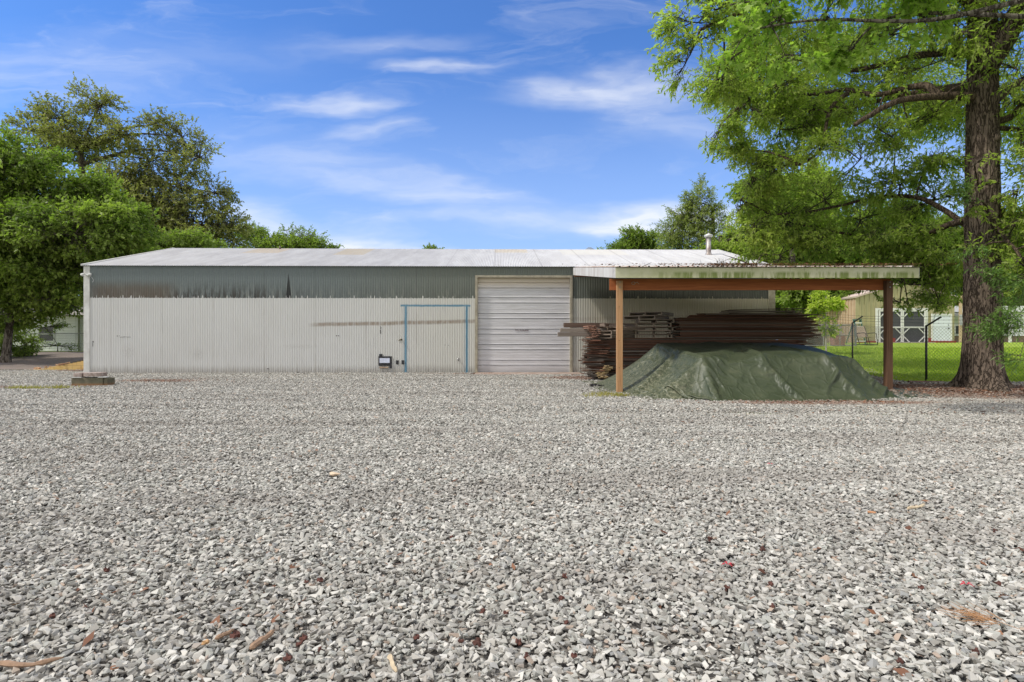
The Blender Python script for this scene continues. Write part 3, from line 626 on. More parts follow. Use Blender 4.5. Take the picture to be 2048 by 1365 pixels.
    # rope loop and nail on the beam
    lp = MB(); pts = [(2.98-5.9+.045*math.cos(q), .068, 2.69+.03*math.sin(q)) for q in np.linspace(0, 6.28, 14)]; lp.tube(pts, .006, 6); lp.tube([(3.03-5.9,.068,2.69),(3.07-5.9,.066,2.72),(3.12-5.9,.068,2.67)], .006, 6); lp.build('rope_loop', simple('rope', (.42,.36,.27)), t)
    return t
carport()
def carport_debris():
    rf = lambda x, y: 3.0+(y-13.5)*.1269+.02
    flakes('roof_litter', 2600, [(5.4,13.62,1.1,.20,3), (7.4,13.62,3.6,.16,4), (4.,13.62,2.2,.12,.9), (5.3,14.2,.8,.6,.6)], .06, litter_m, 21, 'brown leaf litter piled along the front edge of the carport roof', zf=rf, lift=.08)
    a = MB(); a.tube([(5.72,13.6,3.06),(5.45,13.62,3.16),(5.25,13.62,3.24),(5.06,13.6,3.29),(4.99,13.6,3.31)], [.014,.012,.010,.006,.003], 6); a.tube([(5.22,13.62,3.25),(5.08,13.6,3.19),(4.95,13.6,3.14)], [.006,.005,.003], 5); a.tube([(5.55,13.62,3.12),(5.4,13.6,3.10),(5.25,13.6,3.13)], [.006,.004,.003], 5)
    a.build('fallen_branch', twig_mat, label='crooked bare branch leaning left on the carport roof edge', cat='branch')
    MB().tube([(5.75,13.62,3.04),(5.80,13.62,3.13),(5.85,13.62,3.22),(5.88,13.62,3.26)], [.012,.012,.011,.013], 6).build('fallen_branch', twig_mat, label='short straight stick standing up on the carport roof edge', cat='branch')
    MB().tube([(3.08,13.6,3.03),(3.2,13.6,3.08),(3.3,13.6,3.13)], [.009,.007,.004], 5).build('fallen_branch', twig_mat, label='thin twig on the carport roof near its left corner', cat='branch')
    rg = random.Random(9); tw = MB()
    for i in range(70):
        x = rg.gauss(4.95, .22); z = 3.04; a_ = rg.uniform(.2, 2.9); L = rg.uniform(.06, .24)
        tw.tube([(x, 13.6+rg.uniform(-.03,.15), z), (x+L*.5*math.cos(a_), 13.6, z+L*.55*math.sin(a_)), (x+L*math.cos(a_+.3), 13.6, z+L*math.sin(a_+.3)*.9)], [.004,.003,.002], 4)
    tw.build('twig_tangle', twig_mat, label='tangle of fine dry twigs heaped on the carport roof edge', cat='twigs', kind='stuff')
carport_debris()

# ------------------------------------------------------------------ tarpaulin over a long low pile
def tarp():
    m, w, p, _ = new_mat('green_tarp'); v = w.pos(); n = w.noise(v, 2.2, 5., .65); f = w.noise(v, 16., 5., .7, 1.2); x = w.sep(v)[0]
    c = w.mix(w.mapr(n, .3, .7), (.040,.053,.028), (.063,.076,.043)); c = w.mix(w.math('MULTIPLY', w.mapr(x, 4.6, 3.2), w.mapr(f, .42, .75)), c, (.30,.29,.20)); c = w.mix(w.math('MULTIPLY', w.mapr(n, .55, .8), .5), c, (.12,.115,.065))
    w.put(p.inputs['Base Color'], c); p.inputs['Roughness'].default_value = .45; p.inputs['Specular IOR Level'].default_value = .32
    wr = w.noise(w.scale(v, (1.,1.,.6)), 9., 5., .65, 1.2)
    cz = w.noise(v, 1.6, 3., .5, color=True); ck = w.voro(w.vmath('ADD', w.scale(v, (1., 1., .55)), w.scale(cz, (.5, .5, .5))), 2.6, 'Distance', 'DISTANCE_TO_EDGE')
    bump(w, p, w.math('ADD', w.math('MULTIPLY', wr, .35), w.mapr(ck, .0, .10, 1., 0.)), .30, .035)
    top = [(4.3,12.98,.93),(4.9,13.12,.80),(5.7,13.15,.96),(6.4,13.2,.88),(7.15,13.15,.95),(7.9,13.5,.84),(8.35,14.2,.84),(8.55,15.5,.98),(8.4,16.9,1.2),(6.4,17.,1.24),(4.4,16.9,1.21),(3.98,15.7,1.17),(4.2,14.3,.98)]
    bot = [(4.15,12.0),(4.9,12.15),(5.6,12.1),(6.4,12.15),(7.4,12.1),(8.35,12.6),(9.2,14.2),(9.5,15.9),(9.0,18.),(6.4,18.2),(3.6,18.),(2.3,16.9),(2.45,14.1)]
    n = 360
    def closed(pts):
        q = np.array(list(pts)+[pts[0]], float); k = len(q)-1; t = np.linspace(0, k, n, endpoint=False); i = t.astype(int); fr = (t-i)[:, None]; return q[i]*(1-fr)+q[i+1]*fr
    T, B = closed(top), closed(bot); C = np.array([6.2, 15.2])
    # the covered pile as a height map: flat topped, with sloping sides
    gx, gy = np.arange(1.5, 11., .04), np.arange(11., 19., .04); GX, GY = np.meshgrid(gx, gy, indexing='ij')
    ang = np.arctan2(GY-C[1], GX-C[0]); rad = np.hypot(GX-C[0], GY-C[1])
    def polar(A):
        a = np.arctan2(A[:, 1]-C[1], A[:, 0]-C[0]); r = np.hypot(A[:, 0]-C[0], A[:, 1]-C[1]); o = np.argsort(a); return a[o], r[o], o
    ta, tr, to = polar(T[:, :2]); ba, br, bo = polar(B)
    RT = np.interp(ang, ta, tr, period=2*np.pi); RB = np.interp(ang, ba, br, period=2*np.pi); HT = np.interp(ang, ta, T[to, 2], period=2*np.pi)
    s = np.clip((rad-RT)/(RB-RT), 0, 1); inn = np.clip(rad/RT, 0, 1)
    H = np.where(rad < RT, 1.16*(1-inn**2)+HT*inn**2-.05*np.sin(inn*np.pi), HT*(1-s)**1.35)
    H += np.where(rad < RT, .03*np.sin(GX*5.1)*np.sin(GY*3.3+GX), 0)
    for (ax, ay, az), (bx, by, bz), wd, up in (((4.3,13.0,.97),(4.32,12.06,.10),.05,1.), ((4.3,13.0,.95),(3.2,12.6,.12),.07,1.), ((4.1,14.3,1.05),(2.85,13.6,.10),.07,1.), ((4.0,15.6,1.22),(2.75,15.2,.1),.08,1.), ((5.7,13.12,1.0),(6.15,12.2,.12),.05,.95), ((7.15,13.12,1.0),(7.5,12.2,.10),.05,.95), ((7.15,13.12,1.0),(6.7,12.25,.08),.04,.85), ((7.95,13.5,.90),(8.5,12.75,.10),.05,1.), ((8.35,14.2,.88),(9.15,14.1,.1),.06,1.), ((3.98,15.7,1.24),(4.3,13.0,.98),.06,1.), ((5.7,13.12,1.02),(5.9,15.,1.2),.06,1.), ((7.15,13.12,1.01),(7.0,15.5,1.2),.06,1.)):
        L2 = (bx-ax)**2+(by-ay)**2; q = np.clip(((GX-ax)*(bx-ax)+(GY-ay)*(by-ay))/L2, 0, 1); e = np.hypot(GX-ax-q*(bx-ax), GY-ay-q*(by-ay)); H = np.maximum(H, (az+(bz-az)*q**.9)*up-np.maximum(e-.01, 0)*1.45)
    Gd = ground_h(GX, GY)+.015; H = np.maximum(H, Gd)
    for _ in range(2): H[1:-1, 1:-1] = (H[1:-1, 1:-1]*2+H[:-2, 1:-1]+H[2:, 1:-1]+H[1:-1, :-2]+H[1:-1, 2:])/6
    def samp(A, x, y):
        u = np.clip((x-gx[0])/.04, 0, len(gx)-2.001); v_ = np.clip((y-gy[0])/.04, 0, len(gy)-2.001); i = u.astype(int); j = v_.astype(int); fu, fv = u-i, v_-j
        return A[i, j]*(1-fu)*(1-fv)+A[i+1, j]*fu*(1-fv)+A[i, j+1]*(1-fu)*fv+A[i+1, j+1]*fu*fv
    # a real sheet let down over it: position based cloth, a little longer than the span so it folds
    U, Vn = 216, 166; uu, vv = np.linspace(0, 1, U), np.linspace(0, 1, Vn); UU, VV = np.meshgrid(uu, vv, indexing='ij')
    x0, x1, y0, y1 = 2.2, 9.45, 11.95, 18.1
    X = np.stack([x0+(x1-x0)*UU, y0+(y1-y0)*VV, np.zeros_like(UU)], -1)
    skew = (1-VV)
    X[..., 0] += .10*np.sin(UU*7)*skew
    # left corner pulled in behind the post, front right corner pulled out
    X[..., 0] += .75*np.exp(-((UU/.22)**2+(VV/.22)**2)); X[..., 1] += .45*np.exp(-((UU/.2)**2+(VV/.2)**2))+1.0*np.exp(-(((1-UU)/.16)**2+(VV/.25)**2))
    rgn = np.random.default_rng(2)
    X[..., 2] = samp(H, X[..., 0], X[..., 1])+.05
    L0x, L0y = (x1-x0)/(U-1), (y1-y0)/(Vn-1); lx = np.full((U-1, Vn), L0x*1.065); ly = np.full((U, Vn-1), L0y*1.30)
    # cloth along y must cover the slopes
    d0 = np.linalg.norm(np.diff(X, axis=1), axis=-1); ly = d0*1.02; dx0 = np.linalg.norm(np.diff(X, axis=0), axis=-1); lx = np.maximum(dx0, L0x*.9)*1.03
    lowf = np.zeros_like(UU)
    for k in range(26): a, b = rgn.normal(0, 6, 2); lowf += rgn.normal()*np.cos(2*np.pi*(a*UU+b*VV)+rgn.uniform(0, 6.28))
    X[..., 2] += .03*np.abs(lowf)*.5; X[..., 0] += .008*lowf; X[..., 1] -= .008*np.roll(lowf, 9, 0)
    d1 = np.hypot(lx[:, 1:], ly[1:, :]); prev = X.copy()
    def solve(sa, sb, L, k):
        A, Bv = X[sa], X[sb]; d = Bv-A; ln = np.sqrt((d*d).sum(-1, keepdims=True))+1e-9; c_ = d*(k*.5*(ln-L[..., None])/ln); X[sa] = A+c_; X[sb] = Bv-c_
    S = slice
    for it in range(330):
        vel = (X-prev)*.965; prev = X.copy(); X += vel; X[..., 2] -= .0011
        for _ in range(3):
            for o in (0, 1):
                m_ = (U-1-o)//2; solve((S(o, o+2*m_, 2), S(None)), (S(o+1, o+1+2*m_, 2), S(None)), lx[o:o+2*m_:2], 1.)
                m_ = (Vn-1-o)//2; solve((S(None), S(o, o+2*m_, 2)), (S(None), S(o+1, o+1+2*m_, 2)), ly[:, o:o+2*m_:2], 1.)
            solve((S(0, U-1), S(0, Vn-1)), (S(1, U), S(1, Vn)), d1, .22); solve((S(1, U), S(0, Vn-1)), (S(0, U-1), S(1, Vn)), d1, .22)
            solve((S(0, U-4), S(None)), (S(4, U), S(None)), lx[:-3]+lx[1:-2]+lx[2:-1]+lx[3:], .03); solve((S(None), S(0, Vn-4)), (S(None), S(4, Vn)), ly[:, :-3]+ly[:, 1:-2]+ly[:, 2:-1]+ly[:, 3:], .03)
            h = samp(H, X[..., 0], X[..., 1])+.006; pen = h-X[..., 2]; hit = pen > 0
            X[..., 2] = np.where(hit, h, X[..., 2])
            fr = np.where(hit, .55, 0.)[..., None]; X[..., :2] -= (X[..., :2]-prev[..., :2])*fr
    me = bpy.data.meshes.new('tarp'); V = X.reshape(-1, 3)
    o = np_mesh('tarpaulin', V, grid_quads(U, Vn), m, smooth=True); tag(o, 'dull green tarpaulin draped over a low pile under the carport', 'tarpaulin')
    sd = o.modifiers.new('sub', 'SUBSURF'); sd.levels = 1; sd.render_levels = 1
    so = o.modifiers.new('s', 'SOLIDIFY'); so.thickness = .004
    # stray black plastic at its left foot
    mb = MB(); rg = random.Random(5); n1 = 26
    for i in range(n1+1):
        x = 2.25+i*.035
        for j in range(6): mb.v.append((x, 13.95+.35*math.sin(i*.3)+j*.11, .02+.05*abs(math.sin(i*1.9+j*1.3))*rg.uniform(.5,1)))
    for i in range(n1):
        for j in range(5): a = i*6+j; mb.f.append((a, a+6, a+7, a+1))
    mb.build('plastic_sheet', simple('black_sheet', (.012,.012,.013), (.03,.03,.03), 8., .3), smooth=True, loc=(-.1, 1.6, 0), label='crumpled black plastic sheet on the gravel at the left foot of the tarpaulin', cat='plastic sheet')
tarp()

# ------------------------------------------------------------------ lumber under the carport
def lumber():
    rg = random.Random(17)
    woods = [wood_mat('plank_brown', (.21,.12,.08), (.11,.06,.04), 0), wood_mat('plank_red', (.25,.11,.065), (.14,.055,.034), 0), wood_mat('plank_grey', (.27,.22,.18), (.13,.105,.085), 0)]
    meshes = {}
    def board_mesh(L, w_, h_, k):
        key = (round(L, 1), w_, h_, k)
        if key not in meshes:
            b = MB(); seg = 6; pts = []
            bow = rg.uniform(-.006, .008)
            for i in range(seg+1):
                t = i/seg; z = bow*math.sin(t*math.pi)
                b.v += [(t*L, -w_/2, z), (t*L, w_/2, z), (t*L, w_/2, z+h_), (t*L, -w_/2, z+h_)]
            for i in range(seg):
                a = i*4
                for q in ((0,1,5,4), (1,2,6,5), (2,3,7,6), (3,0,4,7)): b.f.append(tuple(a+j for j in q)[::-1])
            b.f.append((0,1,2,3)); e = seg*4; b.f.append((e+3,e+2,e+1,e))
            me = bpy.data.meshes.new('board'); me.from_pydata(b.v, [], b.f); me.update(); me.materials.append(woods[k]); meshes[key] = me
        return meshes[key]
    def put(x, y, z, L, w_, h_, k, rz, label, group, tilt=0.):
        o = bpy.data.objects.new('board', board_mesh(L, w_, h_, k)); col.objects.link(o); o.location = (x, y, z); o.rotation_euler = (0, tilt, rz)
        tag(o, label, 'board', group)
    g1 = 'boards of the long low stack under the carport'; l1 = 'rough dark board in the long stack between roller door and tarpaulin'
    z = .10; n = 0
    # bearers are boards laid crosswise, one label each
    while z < 1.36:
        h = rg.choice((.022, .022, .028, .034)); step = .0 if rg.random() > .22 else .02
        left = 2.42 + (.10 if z < .5 else 0) + .12*math.sin(z*7)
        rows = ((18.75, .19), (18.97, .19), (19.19, .19))
        for i, (y, w_) in enumerate(rows):
            L = rg.choice((6.8, 7., 7.2)) if z > .9 else rg.choice((5., 5.2, 5.4))
            put(left+rg.uniform(-.16, .16)+(.10 if i else 0), y+rg.uniform(-.05, .03), z+rg.uniform(-.004,.004)+.009*(i-1), L, w_, h, rg.choice((0,2,1,0,2)), rg.uniform(-.02, .014), l1, g1, rg.uniform(-.002, .002))
        z += h+.004+step
    g2 = 'boards of the high stack beside the pallets'; l2 = 'reddish weathered board in the high stack right of the pallets'
    z = 1.37
    while z < 2.16:
        h = rg.choice((.022, .025, .03)); cut = max(0, z-1.95)
        for i, y in enumerate((18.72, 18.95, 19.2)):
            x0 = 5.28+rg.uniform(-.16, .22)+(0.9*cut/.2*(i < 2)); L = rg.choice((4.3, 4.5))-.9*cut/.2*(i < 2)
            if z > 2.03 and i != 1 and rg.random() < .6: continue
            put(x0, y+rg.uniform(-.06, .03), z+rg.uniform(-.004,.004)+.010*(i-1), max(L, 2.6), .2, h, rg.choice((1,0,2,0,2)), rg.uniform(-.035, .02), l2, g2, rg.uniform(-.0035, .0035))
        z += h+.003
    # loose dark boards crossing on top, in the shade
    put(7.0, 18.9, 2.19, 2.9, .16, .025, 2, -.03, 'dark board lying topmost on the high stack and sloping down to the right', 'top boards', .035) if False else None
    for i in range(7):
        put(6.9+rg.uniform(-.3,.3), 18.7+i*.07, 2.17+.02*i, 2.5, .14, .022, 2, rg.uniform(-.1, .08), 'dark loose board lying crooked on top of the high stack', 'loose boards on top of the high stack', rg.uniform(-.02, .05))
    # cross bearers
    for x, zz in ((2.75, 0.0), (4.6, 0.0), (6.6, 0.)):
        MB().box(-.05, .05, -.42, .42, 0, .095).build('bearer', woods[2], loc=(x, 18.97, zz), label='square bearer block under the long board stack', cat='bearer', group='bearers under the long stack')
    # three thick beams that stick out over the door
    bm_m = [wood_mat('old_beam_dark', (.20,.135,.10), (.11,.07,.055), 0), wood_mat('old_beam_grey', (.34,.29,.24), (.22,.18,.15), 0)]
    for x0, z0, L, h, m, lab in ((1.72, 1.715, 1.5, .155, bm_m[0], 'thick dark timber, topmost of three that stick out in front of the roller door'), (1.60, 1.57, 1.6, .125, bm_m[1], 'thick timber, middle of three that stick out in front of the roller door'), (1.52, 1.42, 1.7, .14, bm_m[1], 'thick grey timber, lowest of three that stick out in front of the roller door')):
        MB().box(0, L, -.1, .1, 0, h).build('timber', m, loc=(x0, 19.1, z0), rz=.02, bevel=.006, label=lab, cat='timber')
    # bundle of small pink sticks, end on, by the pallets
    pk = simple('pink_sapwood', (.50,.30,.22), (.30,.14,.09), 6., .8)
    for i in range(42):
        r_, c_ = divmod(i, 6); x = 2.52+c_*.045-.012*r_*(r_ < 3)+rg.uniform(-.012,.012); z = 1.40+r_*.058+rg.uniform(-.01,.01)
        MB().box(-.02, .02, 0, .9, -.011, .011).build('lath', pk, loc=(x+.10*math.sin(r_*.7), 18.42+rg.uniform(-.05,.05), z), rz=rg.uniform(-.2,.2), label='short pinkish lath in the bundle left of the pallets', cat='lath', group='laths bundled left of the pallets')
    yl = simple('yellow_sapwood', (.60,.46,.24), (.40,.26,.12), 6., .75)
    for i in range(38):
        r_, c_ = divmod(i, 4); x = 2.95-.03*r_*(1 if r_ < 5 else -.2)+c_*.09+rg.uniform(-.03,.03); z = .10+r_*.042
        x = 2.72+c_*.075+.35*abs(r_-2.5)*.12+rg.uniform(-.03, .03)
        MB().box(-.045, .045, 0, .8, -.010, .010).build('stake', yl, loc=(x, 18.35+rg.uniform(-.12,.06), z), rz=rg.uniform(-.35,.1), label='yellowish short stake at the lower left end of the long board stack', cat='stake', group='yellowish stakes')
    for i in range(46):
        z = .12+i*.027; b = MB().box(-.35, .35, -.045, .045, -.009, .009)
        b.build('offcut', rg.choice(woods), loc=(2.72+rg.uniform(-.22,.1), 18.45+rg.uniform(-.08,.1), z), rz=rg.uniform(-.7,.6), label='short brown offcut tucked in the left end of the long stack', cat='offcut', group='offcuts at the left end of the long stack')
    # pallets
    pm = wood_mat('pallet_wood', (.40,.32,.25), (.20,.15,.115), 0); pms = wood_mat('pallet_stringer', (.40,.32,.25), (.20,.15,.115), 1)
    def pallet():
        t = empty('pallet', cat='pallet', label='x')
        for i in range(7): MB().box(-.56, .56, -.045, .045, .100, .116).build('deck_board', pm, t, loc=(0, -.52+i*1.04/6, 0))
        for i in range(3): MB().box(-.56, .56, -.045, .045, 0, .016).build('base_board', pm, t, loc=(0, -.52+i*.52, 0))
        for x in (-.54, 0, .54): MB().box(-.02, .02, -.56, .56, .017, .099).build('stringer', pms, t, loc=(x, 0, 0))
        return t
    first = pallet()
    spec = [(3.25,19.0,1.36,-52,'grey pallet, lowest of the left pile, its bright end facing the roller door'), (3.30,19.0,1.482,-55,'grey pallet, second from the bottom of the left pile'), (3.62,19.1,1.605,-62,'grey pallet, third from the bottom of the left pile'), (3.45,19.15,1.73,8,'grey pallet lying flat and topmost on the left pile'),
        (4.72,19.15,1.37,-12,'dark pallet, lowest of the right pile next to the red boards'), (4.70,19.1,1.49,-16,'dark pallet, second from the bottom of the right pile'), (4.74,19.15,1.61,-10,'dark pallet, third from the bottom of the right pile'), (4.70,19.1,1.73,-14,'dark pallet, fourth from the bottom of the right pile'), (4.72,19.1,1.85,-6,'dark pallet, fifth from the bottom of the right pile'), (4.45,19.05,1.97,-38,'pallet, second from the top of the right pile, its pale end facing left'), (4.62,19.05,2.09,-34,'pallet topmost on the right pile, its pale end facing left')]
    for i, (x, y, z, a, lab) in enumerate(spec):
        o = first if i == 0 else copy_tree(first)
        o.location = (x, y, z); o.rotation_euler = (0, 0, R(a)); o['label'] = lab; o['group'] = 'pallets stacked on the board pile'
lumber()

# stone block with slabs at the warehouse corner
def block():
    t = empty('stone_block', (-11.9, 16.3, 0), R(5), label='low concrete curb block with two broken slabs on top near the warehouse corner', cat='stone block')
    cm, w, p, _ = new_mat('stained_concrete'); v = w.obj(); n = w.noise(v, 4., 5., .65); z = w.sep(v)[2]
    c = w.mix(w.mapr(n, .3, .7), (.17,.145,.095), (.10,.095,.06)); c = w.mix(w.mapr(z, .1, .0), c, (.26,.125,.05)); w.put(p.inputs['Base Color'], c); p.inputs['Roughness'].default_value = .9; bump(w, p, n, .5, .03)
    mb = MB(); mb.box(-.52, .45, -.2, .25, -.05, .20); mb.box(.452, .58, -.17, .23, -.05, .19); mb.build('base_block', cm, t, bevel=.02)
    sm = simple('pinkish_slab', (.40,.33,.29), (.24,.18,.15), 9., .9, bmp=.5)
    t.scale = (.86, .9, 1.2)
    for x0, x1, zz, lab in ((-.48, -.19, .225, None), (-.185, .40, .23, None)):
        b = MB(); rg = random.Random(int(x0*100)); n_ = 10; top = []
        for k in range(n_):
            a = 2*math.pi*k/n_; cx = (x0+x1)/2+math.copysign(abs(math.cos(a))**.4, math.cos(a))*(x1-x0)/2*rg.uniform(.93,1.); cy = math.copysign(abs(math.sin(a))**.4, math.sin(a))*.24*rg.uniform(.9,1.); top.append((cx, cy))
        b.v += [(x, y, zz) for x, y in top]+[(x, y, zz+.085) for x, y in top]; b.f.append(tuple(range(n_-1,-1,-1))); b.f.append(tuple(range(n_, 2*n_))); b.f += [(k, (k+1)%n_, (k+1)%n_+n_, k+n_) for k in range(n_)]
        b.build('slab', sm, t, bevel=.006)
    MB().box(-.50, -.20, -.22, -.0, .201, .222).build('spacer', corner_m, t); MB().box(.30, .56, -.21, -.05, .202, .222).build('spacer', corner_m, t)
block()
dark_wire = simple('dark_wire', (.13,.14,.12), (.08,.08,.07), 5., .5, .3)
# ------------------------------------------------------------------ foliage helpers
def unit(a): return a/(np.linalg.norm(a, axis=-1, keepdims=True)+1e-9)
def leaves(rg, pos, dr, per, L, W, spread=.7, droop=.15, tl=.45, shape='rhomb', tone=None):
    """leaves along little twigs; pos, dr (n,3)"""
    n = len(pos); m = n*per
    t = np.tile(np.linspace(.1, 1, per), n)[:, None]*tl + rg.normal(0, .02, (m, 1))
    Pp = np.repeat(pos, per, 0); D = np.repeat(dr, per, 0)
    base = Pp + D*t
    ld = unit(D*.6 + rg.normal(0, spread, (m, 3)) + np.array([0, 0, -droop]))
    up = unit(rg.normal(0, .55, (m, 3))+np.array([0, 0, 1.]))
    sd = unit(np.cross(ld, up)); nn = np.cross(sd, ld)
    l = (L*rg.uniform(.65, 1.25, m))[:, None]; w_ = (W*rg.uniform(.7, 1.2, m))[:, None]
    if shape == 'star':      # lobed maple leaf : six corners
        ang = [(0, 0), (.28, .55), (.42, .22), (.75, .42), (.62, .12), (1., 0), (.62, -.12), (.75, -.42), (.42, -.22), (.28, -.55)]
        V = np.stack([base+ld*l*a+sd*w_*b+nn*w_*(.12*abs(b)) for a, b in ang], 1).reshape(-1, 3); k = 10
    else:
        V = np.stack([base, base+ld*l*.45+sd*w_*.5+nn*w_*.15, base+ld*l-nn*l*.08, base+ld*l*.45-sd*w_*.5+nn*w_*.15], 1).reshape(-1, 3); k = 4
    tn = np.repeat(tone if tone is not None else rg.uniform(0, 1, n), per)*.6+rg.uniform(0, .4, m)
    return V, np.arange(m*k).reshape(m, k), tn
def seg_tubes(p0, p1, r0, r1):
    """many three sided twigs at once"""
    d = unit(p1-p0); a = unit(np.cross(d, np.array([.3, .2, 1.]))); b = np.cross(d, a); V = []
    for p, r in ((p0, r0), (p1, r1)):
        for j in range(3): V.append(p+(a*math.cos(2.0944*j)+b*math.sin(2.0944*j))*np.reshape(r, (-1, 1)))
    V = np.stack(V, 1).reshape(-1, 3); n = len(p0); o = np.arange(n)[:, None]*6
    Q = np.concatenate([o+np.array([[j, (j+1) % 3, 3+(j+1) % 3, 3+j]]) for j in range(3)])
    return V, Q
def crown(rg, blobs, dens, per, L, W, clump=.26, droop=.15, tl=.45, spread=.7, shape='rhomb', twdroop=.1, outb=2.2, ncl=9.):
    """blobs: (x,y,z,rx,ry,rz[,weight]); returns leaves + twig segments"""
    Vs, Qs, Ts, TV, TQ = [], [], [], [], []; o = to = 0
    for b in blobs:
        c = np.array(b[:3]); r = np.array(b[3:6]); wt = b[6] if len(b) > 6 else 1.
        vol = r[0]*r[1]*r[2]; n = max(6, int(dens*wt*vol**(2/3.)*3)); nc = max(3, int(ncl*vol**(.5)))
        u = unit(rg.normal(0, 1, (nc, 3))); cc = u*(rg.uniform(0, 1, (nc, 1))**(1/outb))
        tone_c = np.clip(rg.uniform(0, 1, nc), 0, 1)
        k = rg.integers(0, nc, n); q = cc[k]+rg.normal(0, clump, (n, 3))*np.array([1, 1, .62])
        pos = c+q*r
        dr = unit(unit(q)*.9+rg.normal(0, .45, (n, 3))+np.array([0, 0, -twdroop]))
        V, Q, T = leaves(rg, pos, dr, per, L, W, spread, droop, tl, shape, tone_c[k]); Vs.append(V); Qs.append(Q+o); Ts.append(T); o += len(V)
        tv, tq = seg_tubes(pos-dr*tl*.5, pos+dr*tl, np.full(n, .004+.00013*c[1]), np.full(n, .0015+.0001*c[1])); TV.append(tv); TQ.append(tq+to); to += len(tv)
        j = rg.integers(0, n, nc*2); a = c+cc[k[j]]*r; a2 = c+(cc[k[j]]*r)*.35
        tv, tq = seg_tubes(a2, pos[j], np.full(len(j), .007+.0004*c[1]), np.full(len(j), .004)); TV.append(tv); TQ.append(tq+to); to += len(tv)
        tv, tq = seg_tubes(np.repeat(c[None], nc, 0), c+cc*r, np.full(nc, .011+.0006*c[1]), np.full(nc, .005)); TV.append(tv); TQ.append(tq+to); to += len(tv)
    return np.concatenate(Vs), np.concatenate(Qs), np.concatenate(Ts), np.concatenate(TV), np.concatenate(TQ)
def limb(mb, pts, r0, r1, n=8, wob=.0, seed=0):
    """tapered limb through the given points, smoothed"""
    pts = [Vector(p) for p in pts]; out = []; rg = random.Random(seed)
    for i in range(len(pts)-1):
        p0 = pts[max(i-1, 0)]; p1 = pts[i]; p2 = pts[i+1]; p3 = pts[min(i+2, len(pts)-1)]
        for k in range(5):
            t = k/5; out.append(.5*((2*p1)+(p2-p0)*t+(2*p0-5*p1+4*p2-p3)*t*t+(3*p1-p0-3*p2+p3)*t**3)+Vector([rg.uniform(-wob, wob) for _ in range(3)]))
    out.append(pts[-1]); m = len(out)-1
    mb.tube(out, [r0+(r1-r0)*(i/m)**.8 for i in range(m+1)], n); return out
def trunk_mesh(base, top, r0, r1, flare=.5, h_fl=1., n=40, rings=60, ridged=.03, bend=0.):
    V = []; base, top = Vector(base), Vector(top); H = (top-base).length
    for i in range(rings+1):
        t = i/rings; c = base.lerp(top, t)+Vector((bend*math.sin(t*math.pi), 0, 0)); h = t*H
        for j in range(n):
            a = 2*math.pi*j/n; q = Vector((math.cos(a), math.sin(a), 0))
            r = r0+(r1-r0)*t + flare*r0*math.exp(-h/h_fl*2.6)*(1+.55*math.sin(a*3+1.)+.35*math.sin(a*5+2.6))
            e = mnoise.noise(Vector((q.x*5.5*r0*3, q.y*5.5*r0*3, h*.9))); e2 = mnoise.noise(Vector((q.x*14*r0*2, q.y*14*r0*2, h*2.6)))
            r += ridged*(1-2*abs(e))+ridged*.6*(1-2*abs(e2))
            V.append(tuple(c+q*r))
    mb = MB(); mb.v = V
    for i in range(rings):
        for j in range(n): a = i*n+j; b = i*n+(j+1) % n; mb.f.append((a, b, b+n, a+n))
    return mb
def tree(name, label, base, top, r0, blobs, lm, bm, seed, dens=60, per=9, L=.16, W=.09, group=None, flare=.35, cat='tree', extra=None, join=True, **kw):
    rg = np.random.default_rng(seed); base = Vector(base); base.z = ghf(base.x, base.y)-.1
    t = empty(name, base, label=label, cat=cat, group=group)
    tb = trunk_mesh(base, top, r0, r0*.45, flare, .6+r0, 14, 16, r0*.05); loc0 = Vector(base)
    mb = tb
    sk = [Vector(base).lerp(Vector(top), s) for s in np.linspace(.25, 1, 12)]
    if join:
        for b in blobs:
            c = Vector(b[:3]); q = min(sk, key=lambda s: (s-c).length+max(0, s.z-c.z+.5)*1.5); d = (c-q).length
            mid = q.lerp(c, .5)+Vector((0, 0, .10*d)); limb(mb, [q, mid, c], min(r0*.42, .03+d*.030), .02, 6)
    mb.v = [tuple(Vector(v)-loc0) for v in mb.v]; mb.build('trunk', bm, t, smooth=True)
    V, Q, T, TV, TQ = crown(rg, blobs, dens, per, L, W, **kw)
    o = np_mesh('twigs', TV-np.array(loc0), TQ, bm, t)
    o = np_mesh('crown', V-np.array(loc0), Q, lm, t, tint=T)
    return t
def PB(px, py, Y, rx, rz=None, ry=None, w=1.):
    """a foliage clump at an image place and distance; radii given in image pixels"""
    p = P(px, py, Y); s = Y/F; rz = rz or rx; return (p.x, p.y, p.z, rx*s, (ry if ry else (rx+rz)/2)*s, rz*s, w)

L_bright = leaf_mat('leaf_bright', (.20,.27,.05), (.45,.52,.13), .58)
L_left = leaf_mat('leaf_left', (.12,.19,.035), (.36,.44,.10), .5)
L_mid = leaf_mat('leaf_mid', (.14,.20,.045), (.32,.39,.10), .55)
L_dull = leaf_mat('leaf_dull', (.20,.20,.08), (.39,.375,.17), .52)
L_oak = leaf_mat('leaf_oak', (.26,.34,.075), (.50,.56,.16), .64)
L_lime = leaf_mat('leaf_lime', (.42,.52,.07), (.62,.68,.14), .45)
L_pine = leaf_mat('needle', (.24,.27,.10), (.42,.45,.20), .55)
bark_grey = bark_mat('bark_grey', (.20,.175,.145), (.06,.05,.04), 1.)

